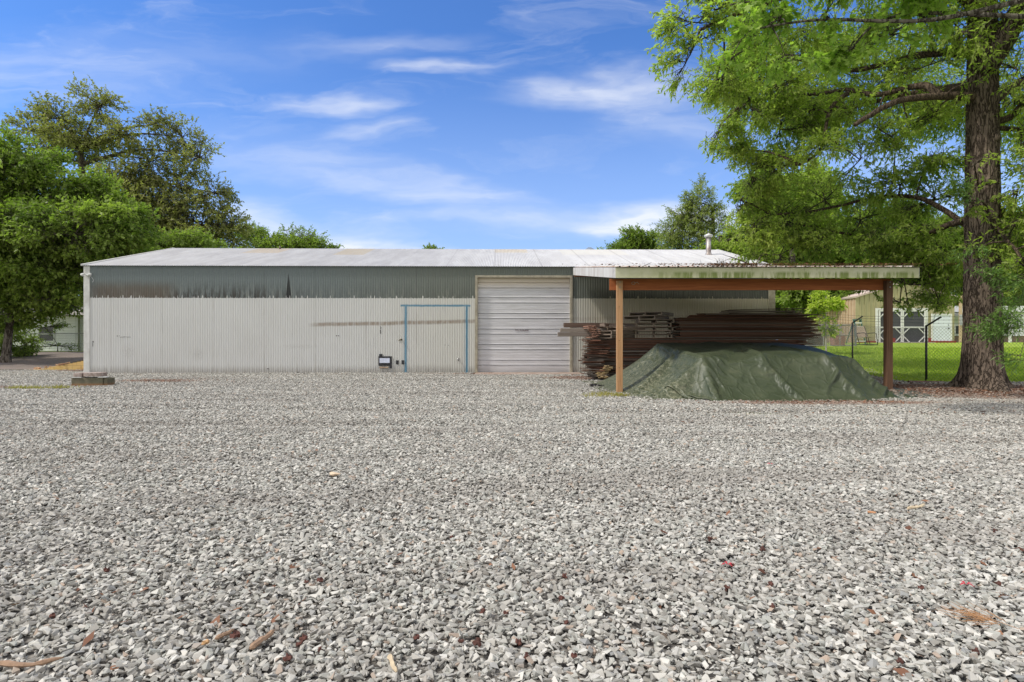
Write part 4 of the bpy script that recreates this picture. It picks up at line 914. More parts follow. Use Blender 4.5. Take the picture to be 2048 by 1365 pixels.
# ------------------------------------------------------------------ left trees
tree('leafy_tree', 'bright leafy broadleaf tree at the left edge beside the driveway fence', (-26., 29.5, 0), (-25., 29.5, 9.), .19,
     [PB(20,330,29,75,60), PB(95,395,29.5,75,55), PB(190,400,30,62,48), PB(245,445,29,58,42), PB(150,470,28,90,55), PB(35,450,28,85,70), PB(280,480,30,32,24), PB(40,545,28.5,80,50), PB(130,560,29.5,75,42), PB(210,520,31,70,45), PB(20,610,29,40,34,w=.7), PB(110,600,29,50,22,w=.6), PB(150,612,30,34,14,w=.4), PB(30,635,29.6,40,20,w=.7), PB(70,610,30,50,24,w=.8), PB(-60,400,29,80,110), PB(-60,560,29,70,70)],
     L_left, bark_grey, 1, dens=125, per=9, L=.20, W=.11, tl=.5, droop=.35, clump=.20)
tree('tall_tree', 'tall dull green open crowned tree rising behind the leafy tree on the left', (-33.5, 46, 0), (-34.5, 46, 16.5), .42,
     [PB(200,215,46,38,40,w=.8), PB(120,240,46,52,36,w=.8), PB(60,260,46,38,26,w=.6), PB(150,290,46,78,42), PB(60,315,46,40,24,w=.5), PB(240,265,45,38,34,w=.75), PB(310,250,47,42,34,w=.55), PB(365,275,47,36,36,w=.55), PB(400,315,47,36,40,w=.6), PB(300,320,47,52,40,w=.7), PB(355,370,47,58,40,w=.75), PB(430,385,47,40,34,w=.7), PB(250,370,46,55,55), PB(300,430,46,75,50,w=1.2), PB(400,450,47,70,48,w=1.2), PB(455,455,47,34,38,w=.7), PB(345,490,46,70,38,w=1.2), PB(230,440,46,60,60,w=1.2), PB(470,480,47,28,24,w=.5)],
     L_dull, bark_small, 2, dens=48, per=9, L=.20, W=.13, tl=.6, clump=.22, droop=.1)
tree('leafy_tree', 'dark shaded tree standing behind the corner of the warehouse on the left', (-24.5, 37, 0), (-24., 37, 9.), .28,
     [PB(230,500,36,75,50), PB(140,520,37,80,55), PB(300,505,38,60,34), PB(200,570,36,60,40), PB(60,545,38,80,50), PB(130,590,37,60,20,w=.5), PB(10,580,40,50,40,w=.6), PB(380,495,40,60,26)],
     L_mid, bark_small, 3, dens=110, per=9, L=.22, W=.12, droop=.3, tl=.55)
tree('shrub', 'tangled dark shrub grown into the left chain link fence', (-28.3, 32.3, 0), (-28.3, 32.3, 1.4), .06,
     [PB(18,680,32,40,26), PB(50,690,33,24,22), PB(-20,660,32,30,40)], L_mid, bark_small, 4, dens=150, per=8, L=.13, W=.07, cat='shrub', tl=.3)
tree('shrub', 'small thin shrub in front of the white house window', (-30.5, 38.6, 0), (-30.5, 38.6, 1.), .03,
     [PB(115,692,38.5,42,9,w=.35), PB(88,655,38,30,14,w=.6)], L_mid, bark_small, 5, dens=90, per=7, L=.12, W=.06, cat='shrub', tl=.3)
# small crowns over the warehouse ridge
tree('far_tree', 'sparse pale green tree top showing over the roof ridge, nearest the tall tree', (-27.5, 62, 0), (-27.5, 62, 9), .25,
     [PB(508,480,62,26,24,w=.8), PB(540,485,62,28,14,w=.8), PB(590,482,62,46,18,w=.55), PB(575,505,62,70,20), PB(630,486,62,20,14,w=.5)], L_mid, bark_small, 6, dens=80, per=8, L=.24, W=.14, tl=.8, group='tree tops over the roof ridge')
tree('far_tree', 'small dark round tree top just over the ridge left of its middle', (-19.8, 64, 0), (-19.8, 64, 9), .2, [PB(672,498,64,16,10), PB(672,515,64,22,16)], L_mid, bark_small, 7, dens=110, per=8, L=.22, W=.13, group='tree tops over the roof ridge')
tree('far_tree', 'tiny dark tree top barely over the middle of the ridge', (-9., 66, 0), (-9., 66, 9), .2, [PB(868,499,66,18,6), PB(868,515,66,24,14)], L_mid, bark_small, 8, dens=110, per=8, L=.22, W=.13, group='tree tops over the roof ridge')
tree('far_tree', 'light green low tree top left of the pointed pine like tree', (13., 60, 0), (13., 60, 10), .25, [PB(1262,482,60,28,18,w=.9), PB(1295,478,60,24,20,w=.9), PB(1310,490,60,24,14), PB(1275,505,60,50,18)], L_mid, bark_small, 9, dens=90, per=8, L=.24, W=.14, tl=.7, group='tree tops over the roof ridge')
tree('pointed_tree', 'grey green tree with two upright plumes behind the roof flue', (19.4, 55, 0), (19.2, 55, 14), .30,
     [PB(1378,405,55,13,32), PB(1400,400,55,15,36), PB(1372,430,55,26,24), PB(1400,440,55,46,24), PB(1425,425,55,20,22,w=.8), PB(1345,465,55,26,26), PB(1390,470,55,50,22), PB(1340,490,55,28,18), PB(1450,470,54,22,12,w=.5), PB(1440,492,54,40,14,w=.8), PB(1465,455,54,10,20,w=.4), PB(1390,500,55,60,20)], L_pine, bark_small, 10, dens=48, per=9, L=.24, W=.08, tl=.6, clump=.24, droop=-.1)
# green masses behind the carport, each a tree of its own
back = [('dark green tree standing against the left side of the barn', 36, (20., 41), [PB(1615,590,40,50,22), PB(1680,592,38,40,18), PB(1650,575,40,60,24), PB(1590,575,41,50,30)], L_mid),
        ('mid green tree close behind the right end of the warehouse roof', 31, (16.3, 45), [PB(1500,500,45,50,40), PB(1450,512,44,40,20), PB(1560,470,45,70,60), PB(1520,550,45,60,40), PB(1590,560,45,70,50), PB(1580,610,45,50,26)], L_bright),
        ('fresh green tree between the warehouse roof and the oak trunk', 32, (25., 43), [PB(1640,470,43,70,60), PB(1700,520,43,80,50), PB(1770,560,44,60,36), PB(1690,580,43,60,26), PB(1600,520,43,60,40), PB(1560,410,44,55,55), PB(1520,370,45,40,50,w=.7), PB(1620,390,44,60,50)], L_bright),
        ('dark hedge like tree seen under the carport beam', 33, (24., 56), [PB(1580,595,56,50,28), PB(1640,600,56,50,26), PB(1700,595,56,45,24), PB(1600,560,56,80,30), PB(1690,560,56,80,30)], L_mid),
        ('broad tree behind the barn roof left of the oak trunk', 34, (37., 52), [PB(1820,540,52,70,40), PB(1880,500,52,60,50), PB(1760,500,52,60,40), PB(1900,570,52,50,26), PB(1840,470,52,70,36), PB(1780,440,52,50,40,w=.8)], L_mid),
        ('dense green tree right of the oak trunk beyond the lawn', 35, (44., 50), [PB(2030,560,50,60,50), PB(2040,480,50,60,60), PB(2100,540,50,70,70), PB(2060,610,50,60,26), PB(1975,610,52,60,26)], L_bright)]
for lab, sd, (x, y), bl, lm in back:
    tree('background_tree', lab, (x, y, 0), (x, y, 9.5), .3, bl, lm, bark_small, sd, dens=120, per=9, L=.26, W=.13, tl=.6, droop=.2, clump=.22, group='trees behind the carport and barn')

# ------------------------------------------------------------------ the big oak
def oak():
    base = Vector((11.66, 14.25, ghf(11.66, 14.25)-.12)); t = empty('oak_tree', base, label='large willow oak with furrowed trunk and wide crown beside the chain link fence', cat='tree')
    oakbark = bark_mat('oak_bark', (.175,.135,.105), (.045,.034,.026), 1.6)
    tb = trunk_mesh(base, (11.66, 14.25, 12.5),   .385, .235, .80, .80, 150, 330, .022, .0)
    B = Vector(base); Z = lambda px, py, Y: P(px, py, Y)
    sk = []; lm_ = MB()
    def lb(pts, r0, r1, n=12, seed=1, wob=.01): sk.extend(limb(tb if r0 > .25 else lm_, pts, r0, r1, n, wob, seed))
    # fork and limbs, traced through space
    lb([Z(1960,150,14.2), Z(2000,90,14.), Z(2040,20,13.8), Z(2080,-60,13.5)], .30, .20, 16)
    lb([Z(1955,195,14.2), Z(1900,192,14.), Z(1840,195,13.8), Z(1790,205,13.5), Z(1745,228,13.3), Z(1710,250,13.2)], .11, .05, 12, 2)
    lb([Z(1880,190,14.), Z(1850,172,14.3), Z(1800,180,14.8), Z(1750,190,15.2), Z(1690,180,15.6), Z(1640,188,16), Z(1560,195,16.4), Z(1500,205,16.6)], .10, .03, 10, 3)
    lb([Z(1700,185,15.6), Z(1670,205,15.4), Z(1655,235,15.2), Z(1640,300,15.), Z(1600,330,15.)], .07, .03, 9, 4)
    lb([Z(1955,110,14.2), Z(1900,105,14.6), Z(1840,110,15), Z(1780,125,15.5), Z(1700,140,16.), Z(1600,120,16.4), Z(1480,110,16.5)], .13, .035, 10, 5)
    lb([Z(1955,20,14.2), Z(1900,-20,14), Z(1800,-40,13.6), Z(1650,-30,13.2), Z(1500,20,13.), Z(1400,60,13.)], .15, .03, 10, 6)
    lb([Z(1960,430,14.3), Z(1900,450,14.8), Z(1840,475,15.6), Z(1790,490,16.4), Z(1700,470,17.), Z(1600,450,17.)], .10, .03, 10, 7)
    lb([Z(1960,245,14.2), Z(2020,235,14), Z(2060,190,13.9), Z(2110,150,13.8)], .10, .05, 10, 8)
    lb([Z(1960,255,14.2), Z(2040,260,14), Z(2110,270,13.8)], .07, .04, 9, 9)
    lb([Z(1960,430,14.2), Z(2040,430,14.), Z(2120,410,13.8)], .09, .04, 9, 10)
    lb([Z(1960,470,14.3), Z(1850,400,15.4), Z(1760,395,16.2), Z(1640,420,17), Z(1540,430,17)], .08, .025, 9, 11)
    lb([Z(1965,420,14.2), Z(2030,500,13.4), Z(2080,560,12.8)], .06, .02, 8, 12)
    lb([Z(1955,-60,14.2), Z(1880,-180,15), Z(1760,-240,16)], .15, .05, 9, 13); lb([Z(1955,-60,14.2), Z(2000,-220,13), Z(1960,-330,12)], .15, .05, 9, 14)
    lb([(11.6,14.25,7.6), (11.9,17.,8.6), (11.,20.,9.2)], .14, .04, 9, 15); lb([(11.6,14.25,6.9), (13.6,15.5,8.2), (15.6,17.,9.)], .14, .04, 9, 16)
    # knots
    for zz, aa in ((5.15, -1.9), (3.1, -1.3), (6.2, -1.2)):
        c = Vector((11.66+math.cos(aa)*.33, 14.25+math.sin(aa)*.33, zz)); tb.tube([c-Vector((math.cos(aa),math.sin(aa),0))*.05, c+Vector((math.cos(aa),math.sin(aa),0))*.03, c+Vector((math.cos(aa),math.sin(aa),0))*.05], [.12,.09,.03], 10)
    bl = [PB(1385,45,13,42,48,w=.8), PB(1372,125,13,32,40,w=.8), PB(1430,20,13,60,50,w=.9), PB(1450,150,14,48,50), PB(1440,250,16,34,44), PB(1490,210,16,50,44), PB(1475,300,16,44,44), PB(1520,120,16,60,50), PB(1600,60,15,70,50), PB(1700,90,16,80,50),
          PB(1560,260,16,60,44), PB(1620,220,15.5,50,36,w=.8), PB(1500,350,16.5,44,36), PB(1560,340,16,60,44), PB(1640,300,15,44,36,w=.7), PB(1480,400,17,44,40,w=.9), PB(1500,465,17,46,40,w=.9), PB(1570,440,17,70,50,w=.8), PB(1650,400,17,60,46,w=.75), PB(1640,480,17,75,44,w=.8), PB(1720,440,17,70,44,w=.8), PB(1740,500,17,70,36,w=.8), PB(1560,510,18,70,28,w=.8),
          PB(1700,230,15.3,60,24,w=.45), PB(1760,260,15,50,30,w=.5), PB(1820,250,15,50,30,w=.45), PB(1870,230,14.6,36,36,w=.5), PB(1720,320,15.5,50,36,w=.35), PB(1790,300,15.4,44,30,w=.4), PB(1870,310,15.4,50,36,w=.85), PB(1800,370,15.8,70,34,w=.9), PB(1870,400,15.6,60,50), PB(1820,450,16,80,40), PB(1880,500,15.6,50,44), PB(1810,520,16.4,60,24), PB(1895,560,16.2,38,30), PB(1850,575,17,60,22,w=.7), PB(1800,605,16.8,24,16,w=.5), PB(1745,578,16.4,14,14,w=.6), PB(1880,610,16,30,16,w=.7),
          PB(1820,60,15,80,50,w=.8), PB(1860,130,14.6,50,36,w=.6), PB(1780,150,15.5,60,24,w=.6), PB(1900,40,14.,50,50,w=.7),
          PB(1935,60,13.4,36,40,w=.5), PB(1925,170,13.5,26,26,w=.3), PB(1985,110,13.6,30,30,w=.3), PB(1948,330,13.5,18,18,w=.5), PB(1940,400,13.5,26,20,w=.7), PB(1950,500,13.6,26,16,w=.5), PB(1820,570,16.4,60,20,w=.9), PB(1870,592,16.4,40,13,w=.6), PB(1815,600,16.2,24,12,w=.5), PB(1400,80,13,40,50,w=.6), PB(1470,80,14,50,50,w=.7), PB(1560,170,15,60,50,w=.6), PB(1470,180,15,40,40,w=.6), PB(2030,40,13.6,40,50,w=.7), PB(2035,140,13.6,34,36,w=.4), PB(2030,200,13.8,30,40,w=.35), PB(2040,300,13.6,34,44,w=.45), PB(2035,380,13.6,34,36,w=.6), PB(2030,450,13.4,36,40), PB(2040,520,12.8,34,30), PB(2100,350,13.5,60,80), PB(2100,150,13.5,60,90), PB(2110,480,13,60,70),
          PB(1760,-60,14.5,140,60,w=.5), PB(1520,-70,13.5,120,60,w=.4), PB(1950,-90,13.5,120,70,w=.5), PB(1700,-200,15,200,80,w=.3), PB(1950,-260,14,160,90,w=.35), PB(2180,-100,14,120,120,w=.5),
          (12.,19.,9.5,2.6,2.6,1.6), (15.,17.5,9.,2.6,2.4,1.6), (9.,19.5,10.,2.4,2.4,1.4), (13.5,12.,9.5,2.2,2.4,1.6)]
    rg = np.random.default_rng(77)
    for b in bl:
        c = Vector(b[:3]); q = min(sk, key=lambda s: (s-c).length); d = (c-q).length
        if d > .3: limb(lm_, [q, q.lerp(c, .5)+Vector((rg.uniform(-.1,.1), rg.uniform(-.1,.1), .08*d)), c], min(.07, .018+d*.014), .012, 6)
    tb.v = [tuple(Vector(v)-B) for v in tb.v]; tb.build('trunk', oakbark, t, smooth=True); lm_.v = [tuple(Vector(v)-B) for v in lm_.v]; lm_.build('limbs', bark_mat('limb_bark', (.15,.11,.08), (.045,.034,.026), 2.), t, smooth=True)
    V, Q, T, TV, TQ = crown(rg, bl, 125, 11, .125, .048, clump=.25, droop=.28, tl=.36, spread=.62, twdroop=.22)
    np_mesh('twigs', TV-np.array(B), TQ, bark_small, t); np_mesh('crown', V-np.array(B), Q, L_oak, t, tint=T)
    # low bright sprays near the trunk
    n = 150; sp = []; 
    for (px, py, Y, r, k) in ((2000,652,12.6,26,46), (2030,640,12.4,26,50), (1995,548,12.8,18,24), (2030,560,12.6,26,40), (2044,720,12.2,10,10), (2034,712,12.3,8,6), (2040,600,12.6,20,30), (1925,365,13.6,14,24), (1935,395,13.6,14,14), (1945,500,13.5,26,20)):
        p = np.array(P(px, py, Y)); q = p+rg.normal(0, .5, (k, 3))*r*Y/F*np.array([1, 1, .7]); sp.append(q)
    pos = np.concatenate(sp); dr = unit(np.array([-.8, -.1, -.25])+rg.normal(0, .45, pos.shape))
    V, Q, T = leaves(rg, pos, dr, 12, .125, .022, .45, .1, .32); tv, tq = seg_tubes(pos-dr*.1, pos+dr*.36, np.full(len(pos), .004), np.full(len(pos), .002))
    np_mesh('leaf_spray', V-np.array(B), Q, leaf_mat('leaf_spray', (.10,.20,.04), (.26,.38,.11), .4), t, tint=T)
    np_mesh('twigs', tv-np.array(B), tq, bark_small, t)
    mb = MB(); 
    for a in ([Z(1960,500,14.1), Z(2010,600,13.2), Z(2030,640,12.5)], [Z(2080,560,12.8), Z(2060,640,12.5), Z(2040,715,12.2)], [Z(2060,560,12.8), Z(2020,552,12.8), Z(1990,548,12.8)], [Z(1905,540,15.4), Z(1880,590,15.6), Z(1868,640,15.8)]): limb(mb, a, .016, .005, 5)
    mb.v = [tuple(Vector(v)-B) for v in mb.v]; mb.build('twigs', bark_small, t)
oak()
def maple():
    base = Vector((9.6, 7.6, -.1)); t = empty('maple_tree', base, label='maple tree whose star leaved branches hang in front of the oak at the top', cat='tree')
    mb = trunk_mesh(base, (9.4, 7.6, 8.6), .17, .09, .4, .7, 18, 24, .01); B = base; sk = []
    for pts in ([(9.45,7.6,6.0), (8.2,8.4,6.4), (6.6,9.,6.3), P(1640,40,9.3), P(1500,60,9.3)], [(9.45,7.6,5.6), (8.4,8.6,6.1), P(1800,30,9.4), P(1700,100,9.4)], [(9.45,7.6,6.8), (7.6,9.2,7.5), (5.5,9.8,7.3), P(1460,10,9.6)]): sk.extend(limb(mb, pts, .06, .012, 7))
    bl = [PB(1500,70,9.3,46,42,w=.7), PB(1460,120,9.4,32,26,w=.6), PB(1560,40,9.4,50,36,w=.6), PB(1570,110,9.2,46,32,w=.65), PB(1500,-10,9.5,60,40,w=.6), PB(1650,30,9.3,46,32,w=.5), PB(1680,110,9.4,36,26,w=.6), PB(1720,90,9.4,40,36,w=.7), PB(1780,70,9.4,46,30,w=.5), PB(1830,30,9.4,46,30,w=.5), PB(1640,-60,9.3,100,50), PB(1850,-60,9.,100,50), (9.4,7.6,8.6,1.5,1.5,1.2), (8.2,8.4,8.0,1.3,1.3,.9)]
    for b in bl:
        c = Vector(b[:3]); q = min(sk, key=lambda s: (s-c).length); limb(mb, [q, q.lerp(c, .5)+Vector((0,0,.05)), c], .014, .006, 5)
    mb.v = [tuple(Vector(v)-B) for v in mb.v]; mb.build('trunk', bark_grey, t, smooth=True)
    rg = np.random.default_rng(5); V, Q, T, TV, TQ = crown(rg, bl, 170, 6, .115, .115, clump=.26, droop=.45, tl=.26, spread=.6, shape='star', twdroop=.35, ncl=14)
    np_mesh('twigs', TV-np.array(B), TQ, bark_small, t); np_mesh('crown', V-np.array(B), Q, leaf_mat('leaf_maple', (.21,.32,.05), (.42,.54,.13), .58), t, tint=T)
maple()
tree('sapling', 'young lime green sapling with white stem in front of the kennel', (14.2, 26, 0), (14.2, 26, 3.4), .035,
     [PB(1650,603,26,20,12), PB(1632,615,26,16,8), PB(1665,612,26,16,8), PB(1640,597,26,10,6), PB(1655,655,26,17,8,w=.5), PB(1648,635,26,12,8,w=.35)], L_lime, simple('pale_stem', (.55,.52,.46)), 40, dens=360, per=9, L=.16, W=.07, tl=.28, droop=0, cat='sapling')

# ------------------------------------------------------------------ chain link fences
def fence(name, label, pts, hgt, sp=.07, wire=.003, arm=None, posts=None, pr=.03, pm=dark_metal, rail=True, wires=True, armlabels=None):
    o0 = Vector(pts[0]); o0.z = ghf(o0.x, o0.y); t = empty(name, o0, label=label, cat='fence')
    mb = MB(); seg0, seg1 = [], []
    for (a, b) in zip(pts, pts[1:]):
        a, b = Vector(a).to_2d(), Vector(b).to_2d(); L = (b-a).length; d = (b-a)/L
        def G(s, h):
            s_ = max(0, min(L, s)); q = a+d*s_; return (q.x, q.y, ghf(q.x, q.y)+h)
        s = -hgt
        while s < L:
            for sg in (1, -1):
                s0, h0, s1, h1 = (s, .03, s+hgt, hgt) if sg == 1 else (s, hgt, s+hgt, .03)
                if s0 < 0: h0 += (0-s0)*(h1-h0)/(s1-s0); s0 = 0
                if s1 > L: h1 -= (s1-L)*(h1-h0)/(s1-s0); s1 = L
                if s1 > s0: seg0.append(G(s0, h0)); seg1.append(G(s1, h1))
            s += sp*1.414
        if rail: seg0.append(G(0, hgt)); seg1.append(G(L, hgt))
    A, Bp = np.array(seg0), np.array(seg1); V, Q = seg_tubes(A, Bp, np.full(len(A), wire), np.full(len(A), wire))
    np_mesh('wire_mesh', V-np.array(o0), Q, dark_wire if pm is dark_metal else pm, t)
    for i, (x, y, ad) in enumerate(posts or []):
        z = ghf(x, y); p = MB(); p.tube([(x-o0.x, y-o0.y, z-.1-o0.z), (x-o0.x, y-o0.y, z+hgt+.04-o0.z)], pr, 12)
        if ad: a = Vector(ad); q = Vector((x, y, z+hgt+.02))-o0; p.tube([q, q+a], pr*.85, 8)
        p.build('post', pm, t, smooth=True)
    if wires and posts and posts[0][2]:
        ps = [p for p in posts if p[2]]
        for k in (.3, .65, 1.):
            w_ = MB(); tp = [Vector((x, y, ghf(x, y)+hgt+.02))-o0+Vector(ad)*k for x, y, ad in ps]
            w_.tube(tp, .004, 4)
            for a, b in zip(tp, tp[1:]):
                n = int((b-a).length/.14)
                for j in range(n): c = a.lerp(b, (j+.5)/n); w_.bar(c+Vector((0,0,-.016)), c+Vector((.008,0,.016)), .004, .004)
            w_.build('barbed_wire', dark_metal, t)
    return t
AR = (.30, -.18, .26)
fR = fence('chain_link_fence', 'chain link fence with dark posts and barbed wire arms in front of the lawn', [(13.9, 29, 0), (13.5, 22.8, 0), (11.96, 16.6, 0), (15.2, 16.4, 0), (19., 16.2, 0)], 1.58, posts=[(13.9,29,AR), (13.5,22.8,AR), (11.96,16.6,AR), (15.2,16.4,AR), (19.,16.2,AR)])
rl = MB(); rl.tube([(11.1,16.1,.13), (12.2,16.25,.10)], .035, 8).build('fallen_rail', simple('rusty_rail', (.16,.07,.04), (.08,.04,.03)), label='rusty rail lying on the ground at the foot of the fence by the carport post', cat='rail')
lrail = MB()
fL = fence('chain_link_fence', 'chain link fence with pale top rail in front of the white house on the left', [(-30.5, 31.2, 0), (-32.4, 38.2, 0), (-26., 38.6, 0), (-18., 39, 0)], 1.2, sp=.09, wire=.004, posts=[(-30.5,31.2,None), (-32.3,38.2,(.5,0,.45)), (-26.,38.6,None), (-18.,39,None)], pr=.04, pm=simple('galvanised_post', (.36,.37,.36), (.22,.22,.21), 5, .5, .4), wires=False)
rr = MB(); o0 = fL.location
for a, b in (((-30.5,31.2), (-32.3,38.2)), ((-32.3,38.2), (-26.,38.6)), ((-26.,38.6), (-18.,39.))): rr.tube([Vector((*a, ghf(*a)+1.22))-o0, Vector((*b, ghf(*b)+1.22))-o0], .028, 8)
rr.build('top_rail', simple('rail_pale', (.42,.42,.41), (.3,.3,.29)), fL, smooth=True)

# ------------------------------------------------------------------ white house on the left
def left_house():
    Y = 42.; g = .56; t = empty('white_house', (-33, Y, g), label='white clapboard house with dark window behind the left fence', cat='house')
    def X(px): return (px-CX)/F*Y+33
    def Zp(py): return CH-(py-CY)/F*Y-g
    m, w, p, _ = new_mat('clapboard'); v = w.obj(); z = w.sep(v)[2]; fr = w.math('FRACT', w.math('MULTIPLY', z, 5.5))
    w.put(p.inputs['Base Color'], w.mix(w.mapr(fr, .9, 1.), (.84,.84,.84), (.42,.42,.43))); p.inputs['Roughness'].default_value = .6; bump(w, p, fr, .5, .03)
    b = MB(); z = 0
    while z < 2.75:
        b.v += [(X(-80), .0-.02, z), (X(152), .0-.02, z), (X(152), .0, z+.178), (X(-80), .0, z+.178)]; i = len(b.v)-4; b.f.append((i, i+1, i+2, i+3)); z += .18
    b.box(X(-80), X(152), .01, 6, -.4, 2.75); b.build('wall', m, t)
    MB().box(X(151), X(157), -.06, .05, -.1, 2.7).build('corner_board', white_paint, t)
    MB().box(X(157)+.01, X(230), .1, 5, -.1, 2.7).build('wall', m, t)
    r = MB(); r.v += [(X(-90), -.5, 2.6), (X(240), -.5, 2.6), (X(240), 3.4, 4.3), (X(-90), 3.4, 4.3), (X(240), 7.2, 2.6), (X(-90), 7.2, 2.6)]; r.f += [(0,1,2,3), (3,2,4,5)]; ro = r.build('roof', simple('house_shingle', (.36,.33,.30), (.26,.24,.22), 12., .9), t)
    s = ro.modifiers.new('s', 'SOLIDIFY'); s.thickness = .12
    win = MB(); x0, x1, z0, z1 = X(80), X(108), Zp(682), Zp(655)
    win.box(x0-.09, x0, -.07, .02, z0-.09, z1+.09); win.box(x1, x1+.09, -.07, .02, z0-.09, z1+.09); win.box(x0+.001, x1-.001, -.068, .02, z1, z1+.088); win.box(x0+.001, x1-.001, -.09, .02, z0-.088, z0); win.box(x0+.001, x1-.001, -.055, .01, (z0+z1)/2-.03, (z0+z1)/2+.03)
    wo = win.build('window', white_paint, t); gl = MB().quad((x0, -.03, z0), (x1, -.03, z0), (x1, -.03, z1), (x0, -.03, z1)).build('pane', simple('dark_glass', (.03,.032,.038), (.05,.05,.055), 3., .15), wo)
    MB().tube([(X(160), -.12, -.05), (X(160), -.12, 2.6)], .05, 8).build('downpipe', simple('olive_pipe', (.25,.26,.18)), t)
left_house()

# ------------------------------------------------------------------ barn and the things round it
def barn():
    Y = 35.4; g = ghf(24, Y)-.02; x0, x1 = 687/F*Y, 885/F*Y; W_ = x1-x0; H = 2.86; t = empty('barn', (x0, Y, g), label='olive tan ribbed metal barn with white screen doors beyond the lawn', cat='barn')
    def X(px): return (px-CX)/F*Y-x0
    def Zp(py): return CH-(py-CY)/F*Y-g
    m = simple('tan_steel', (.40,.36,.20), (.34,.305,.17), 1.2, .5); D = 9.5; rise = .30
    b = MB(); k = 0; x = 0.
    n = 28
    def hz(x): return H+rise*min(x, W_-x)*1.0
    b.v += [(0,0,-.3), (W_,0,-.3), (W_,0,H), (W_/2,0,hz(W_/2)), (0,0,H)]; b.f.append((0,1,2,3,4))
    for i in range(1, 21):
        x = W_*i/21; 
        if x > X(1748) and x < X(1856): zb = Zp(614)
        elif x > X(1862) and x < X(1901): zb = Zp(629)
        else: zb = 0
        b.box(x-.022, x+.022, -.035, -.001, zb, hz(x)-.02)
    b.build('front_wall', m, t)
    s = MB(); s.quad((0,0,-.3), (0,0,H), (0,D,H), (0,D,-.3)); s.quad((W_,0,-.3), (W_,D,-.3), (W_,D,H), (W_,0,H)); s.quad((0,D,-.3),(0,D,H+.5),(W_,D,H+.5),(W_,D,-.3))
    for i in range(0, 32): y = .15+i*.3; s.box(-.04, -.001, y-.03, y+.03, -.2, H)
    s.build('side_wall', simple('tan_steel_sunlit', (.50,.36,.24), (.42,.29,.19), 1.2, .5), t)  # side wall tan is warmed and lightened in colour for the sun on it
    r = MB(); r.v += [(-.12,-.12,H-.03), (-.12,D+.1,H-.03), (W_/2,D+.1,hz(W_/2)+.03), (W_/2,-.12,hz(W_/2)+.03), (W_+.12,D+.1,H-.03), (W_+.12,-.12,H-.03)]; r.f += [(0,3,2,1), (3,5,4,2)]
    ro = r.build('roof', simple('pinkish_trim', (.60,.47,.42), (.5,.4,.36), 2.), t); so = ro.modifiers.new('s', 'SOLIDIFY'); so.thickness = .10
    # screen doors
    dx0, dx1, dz0, dz1 = X(1750), X(1854), Zp(689), Zp(617); fr = MB(); fw = .14
    fr.box(dx0, dx0+fw, -.09, -.036, dz0, dz1); fr.box(dx1-fw, dx1, -.09, -.036, dz0, dz1); fr.box(dx0+fw, dx1-fw, -.089, -.036, dz1-fw*.7, dz1); f = fr.build('screen_door_frame', white_paint, t)
    scr = simple('screen_mesh', (.055,.055,.065), (.045,.045,.055), 3., .6)
    mid = (dx0+dx1)/2
    for a, b_ in ((dx0+fw+.03, mid-.008), (mid+.008, dx1-fw-.03)):
        d = MB(); fw2 = .085; zz0, zz1 = dz0+.05, dz1-.12; zm = Zp(655)
        d.box(a, a+fw2, -.135, -.095, zz0, zz1); d.box(b_-fw2, b_, -.135, -.095, zz0, zz1)
        for z in (zz0, zm-.05, zz1-fw2): d.box(a+fw2, b_-fw2, -.134, -.096, z, z+fw2)
        q = .34
        for (cx_, cz, sx, sz) in ((a+fw2, zz0+fw2, 1, 1), (b_-fw2, zz0+fw2, -1, 1), (a+fw2, zm-.05, 1, -1), (b_-fw2, zm-.05, -1, -1), (a+fw2, zz1-fw2, 1, -1), (b_-fw2, zz1-fw2, -1, -1)):
            d.bar((cx_+sx*q, -.113, cz), (cx_, -.113, cz+sz*q), .03, .055, up=(0,0,1))
        dd = d.build('screen_door', white_paint, t); MB().quad((a+.02,-.10,zz0), (b_-.02,-.10,zz0), (b_-.02,-.10,zz1), (a+.02,-.10,zz1)).build('screen', scr, dd)
    sx0, sx1, sz0, sz1 = X(1864), X(1899), Zp(688), Zp(631)
    sd = MB().box(sx0, sx1, -.08, -.036, sz0, sz1).build('side_door', simple('bluish_white', (.68,.72,.80), (.62,.66,.73), 2., .4), t, bevel=.01)
    fr = MB(); fr.box(sx0-.09, sx0-.002, -.10, -.036, sz0, sz1+.09); fr.box(sx1+.002, sx1+.09, -.10, -.036, sz0, sz1+.09); fr.box(sx0, sx1, -.099, -.036, sz1+.002, sz1+.089); fr.build('door_casing', white_paint, sd)
    h = MB(); h.tube([(sx1-.13,-.08,sz0+.95),(sx1-.13,-.14,sz0+.95)], .035, 8); h.tube([(sx1-.13,-.08,sz0+1.15),(sx1-.13,-.10,sz0+1.15)], .03, 8); h.build('handle', dark_metal, sd)
    red = simple('red_trim', (.30,.035,.025), (.20,.03,.02), 4.)
    MB().box(dx1+.02, W_+.02, -.13, -.04, -.25, .10).build('base_trim', red, t); MB().box(-.02, dx0-.02, -.13, -.04, -.25, .10).build('base_trim', red, t)
    for px in (1784, 1855): MB().box(X(px)-.05, X(px)+.05, -.25, -.14, -.15, .28).build('door_stop', red, t)
    MB().box(dx0, dx1, -.7, -.14, -.2, .02).build('threshold', simple('pale_sill', (.45,.38,.32)), t)
barn()
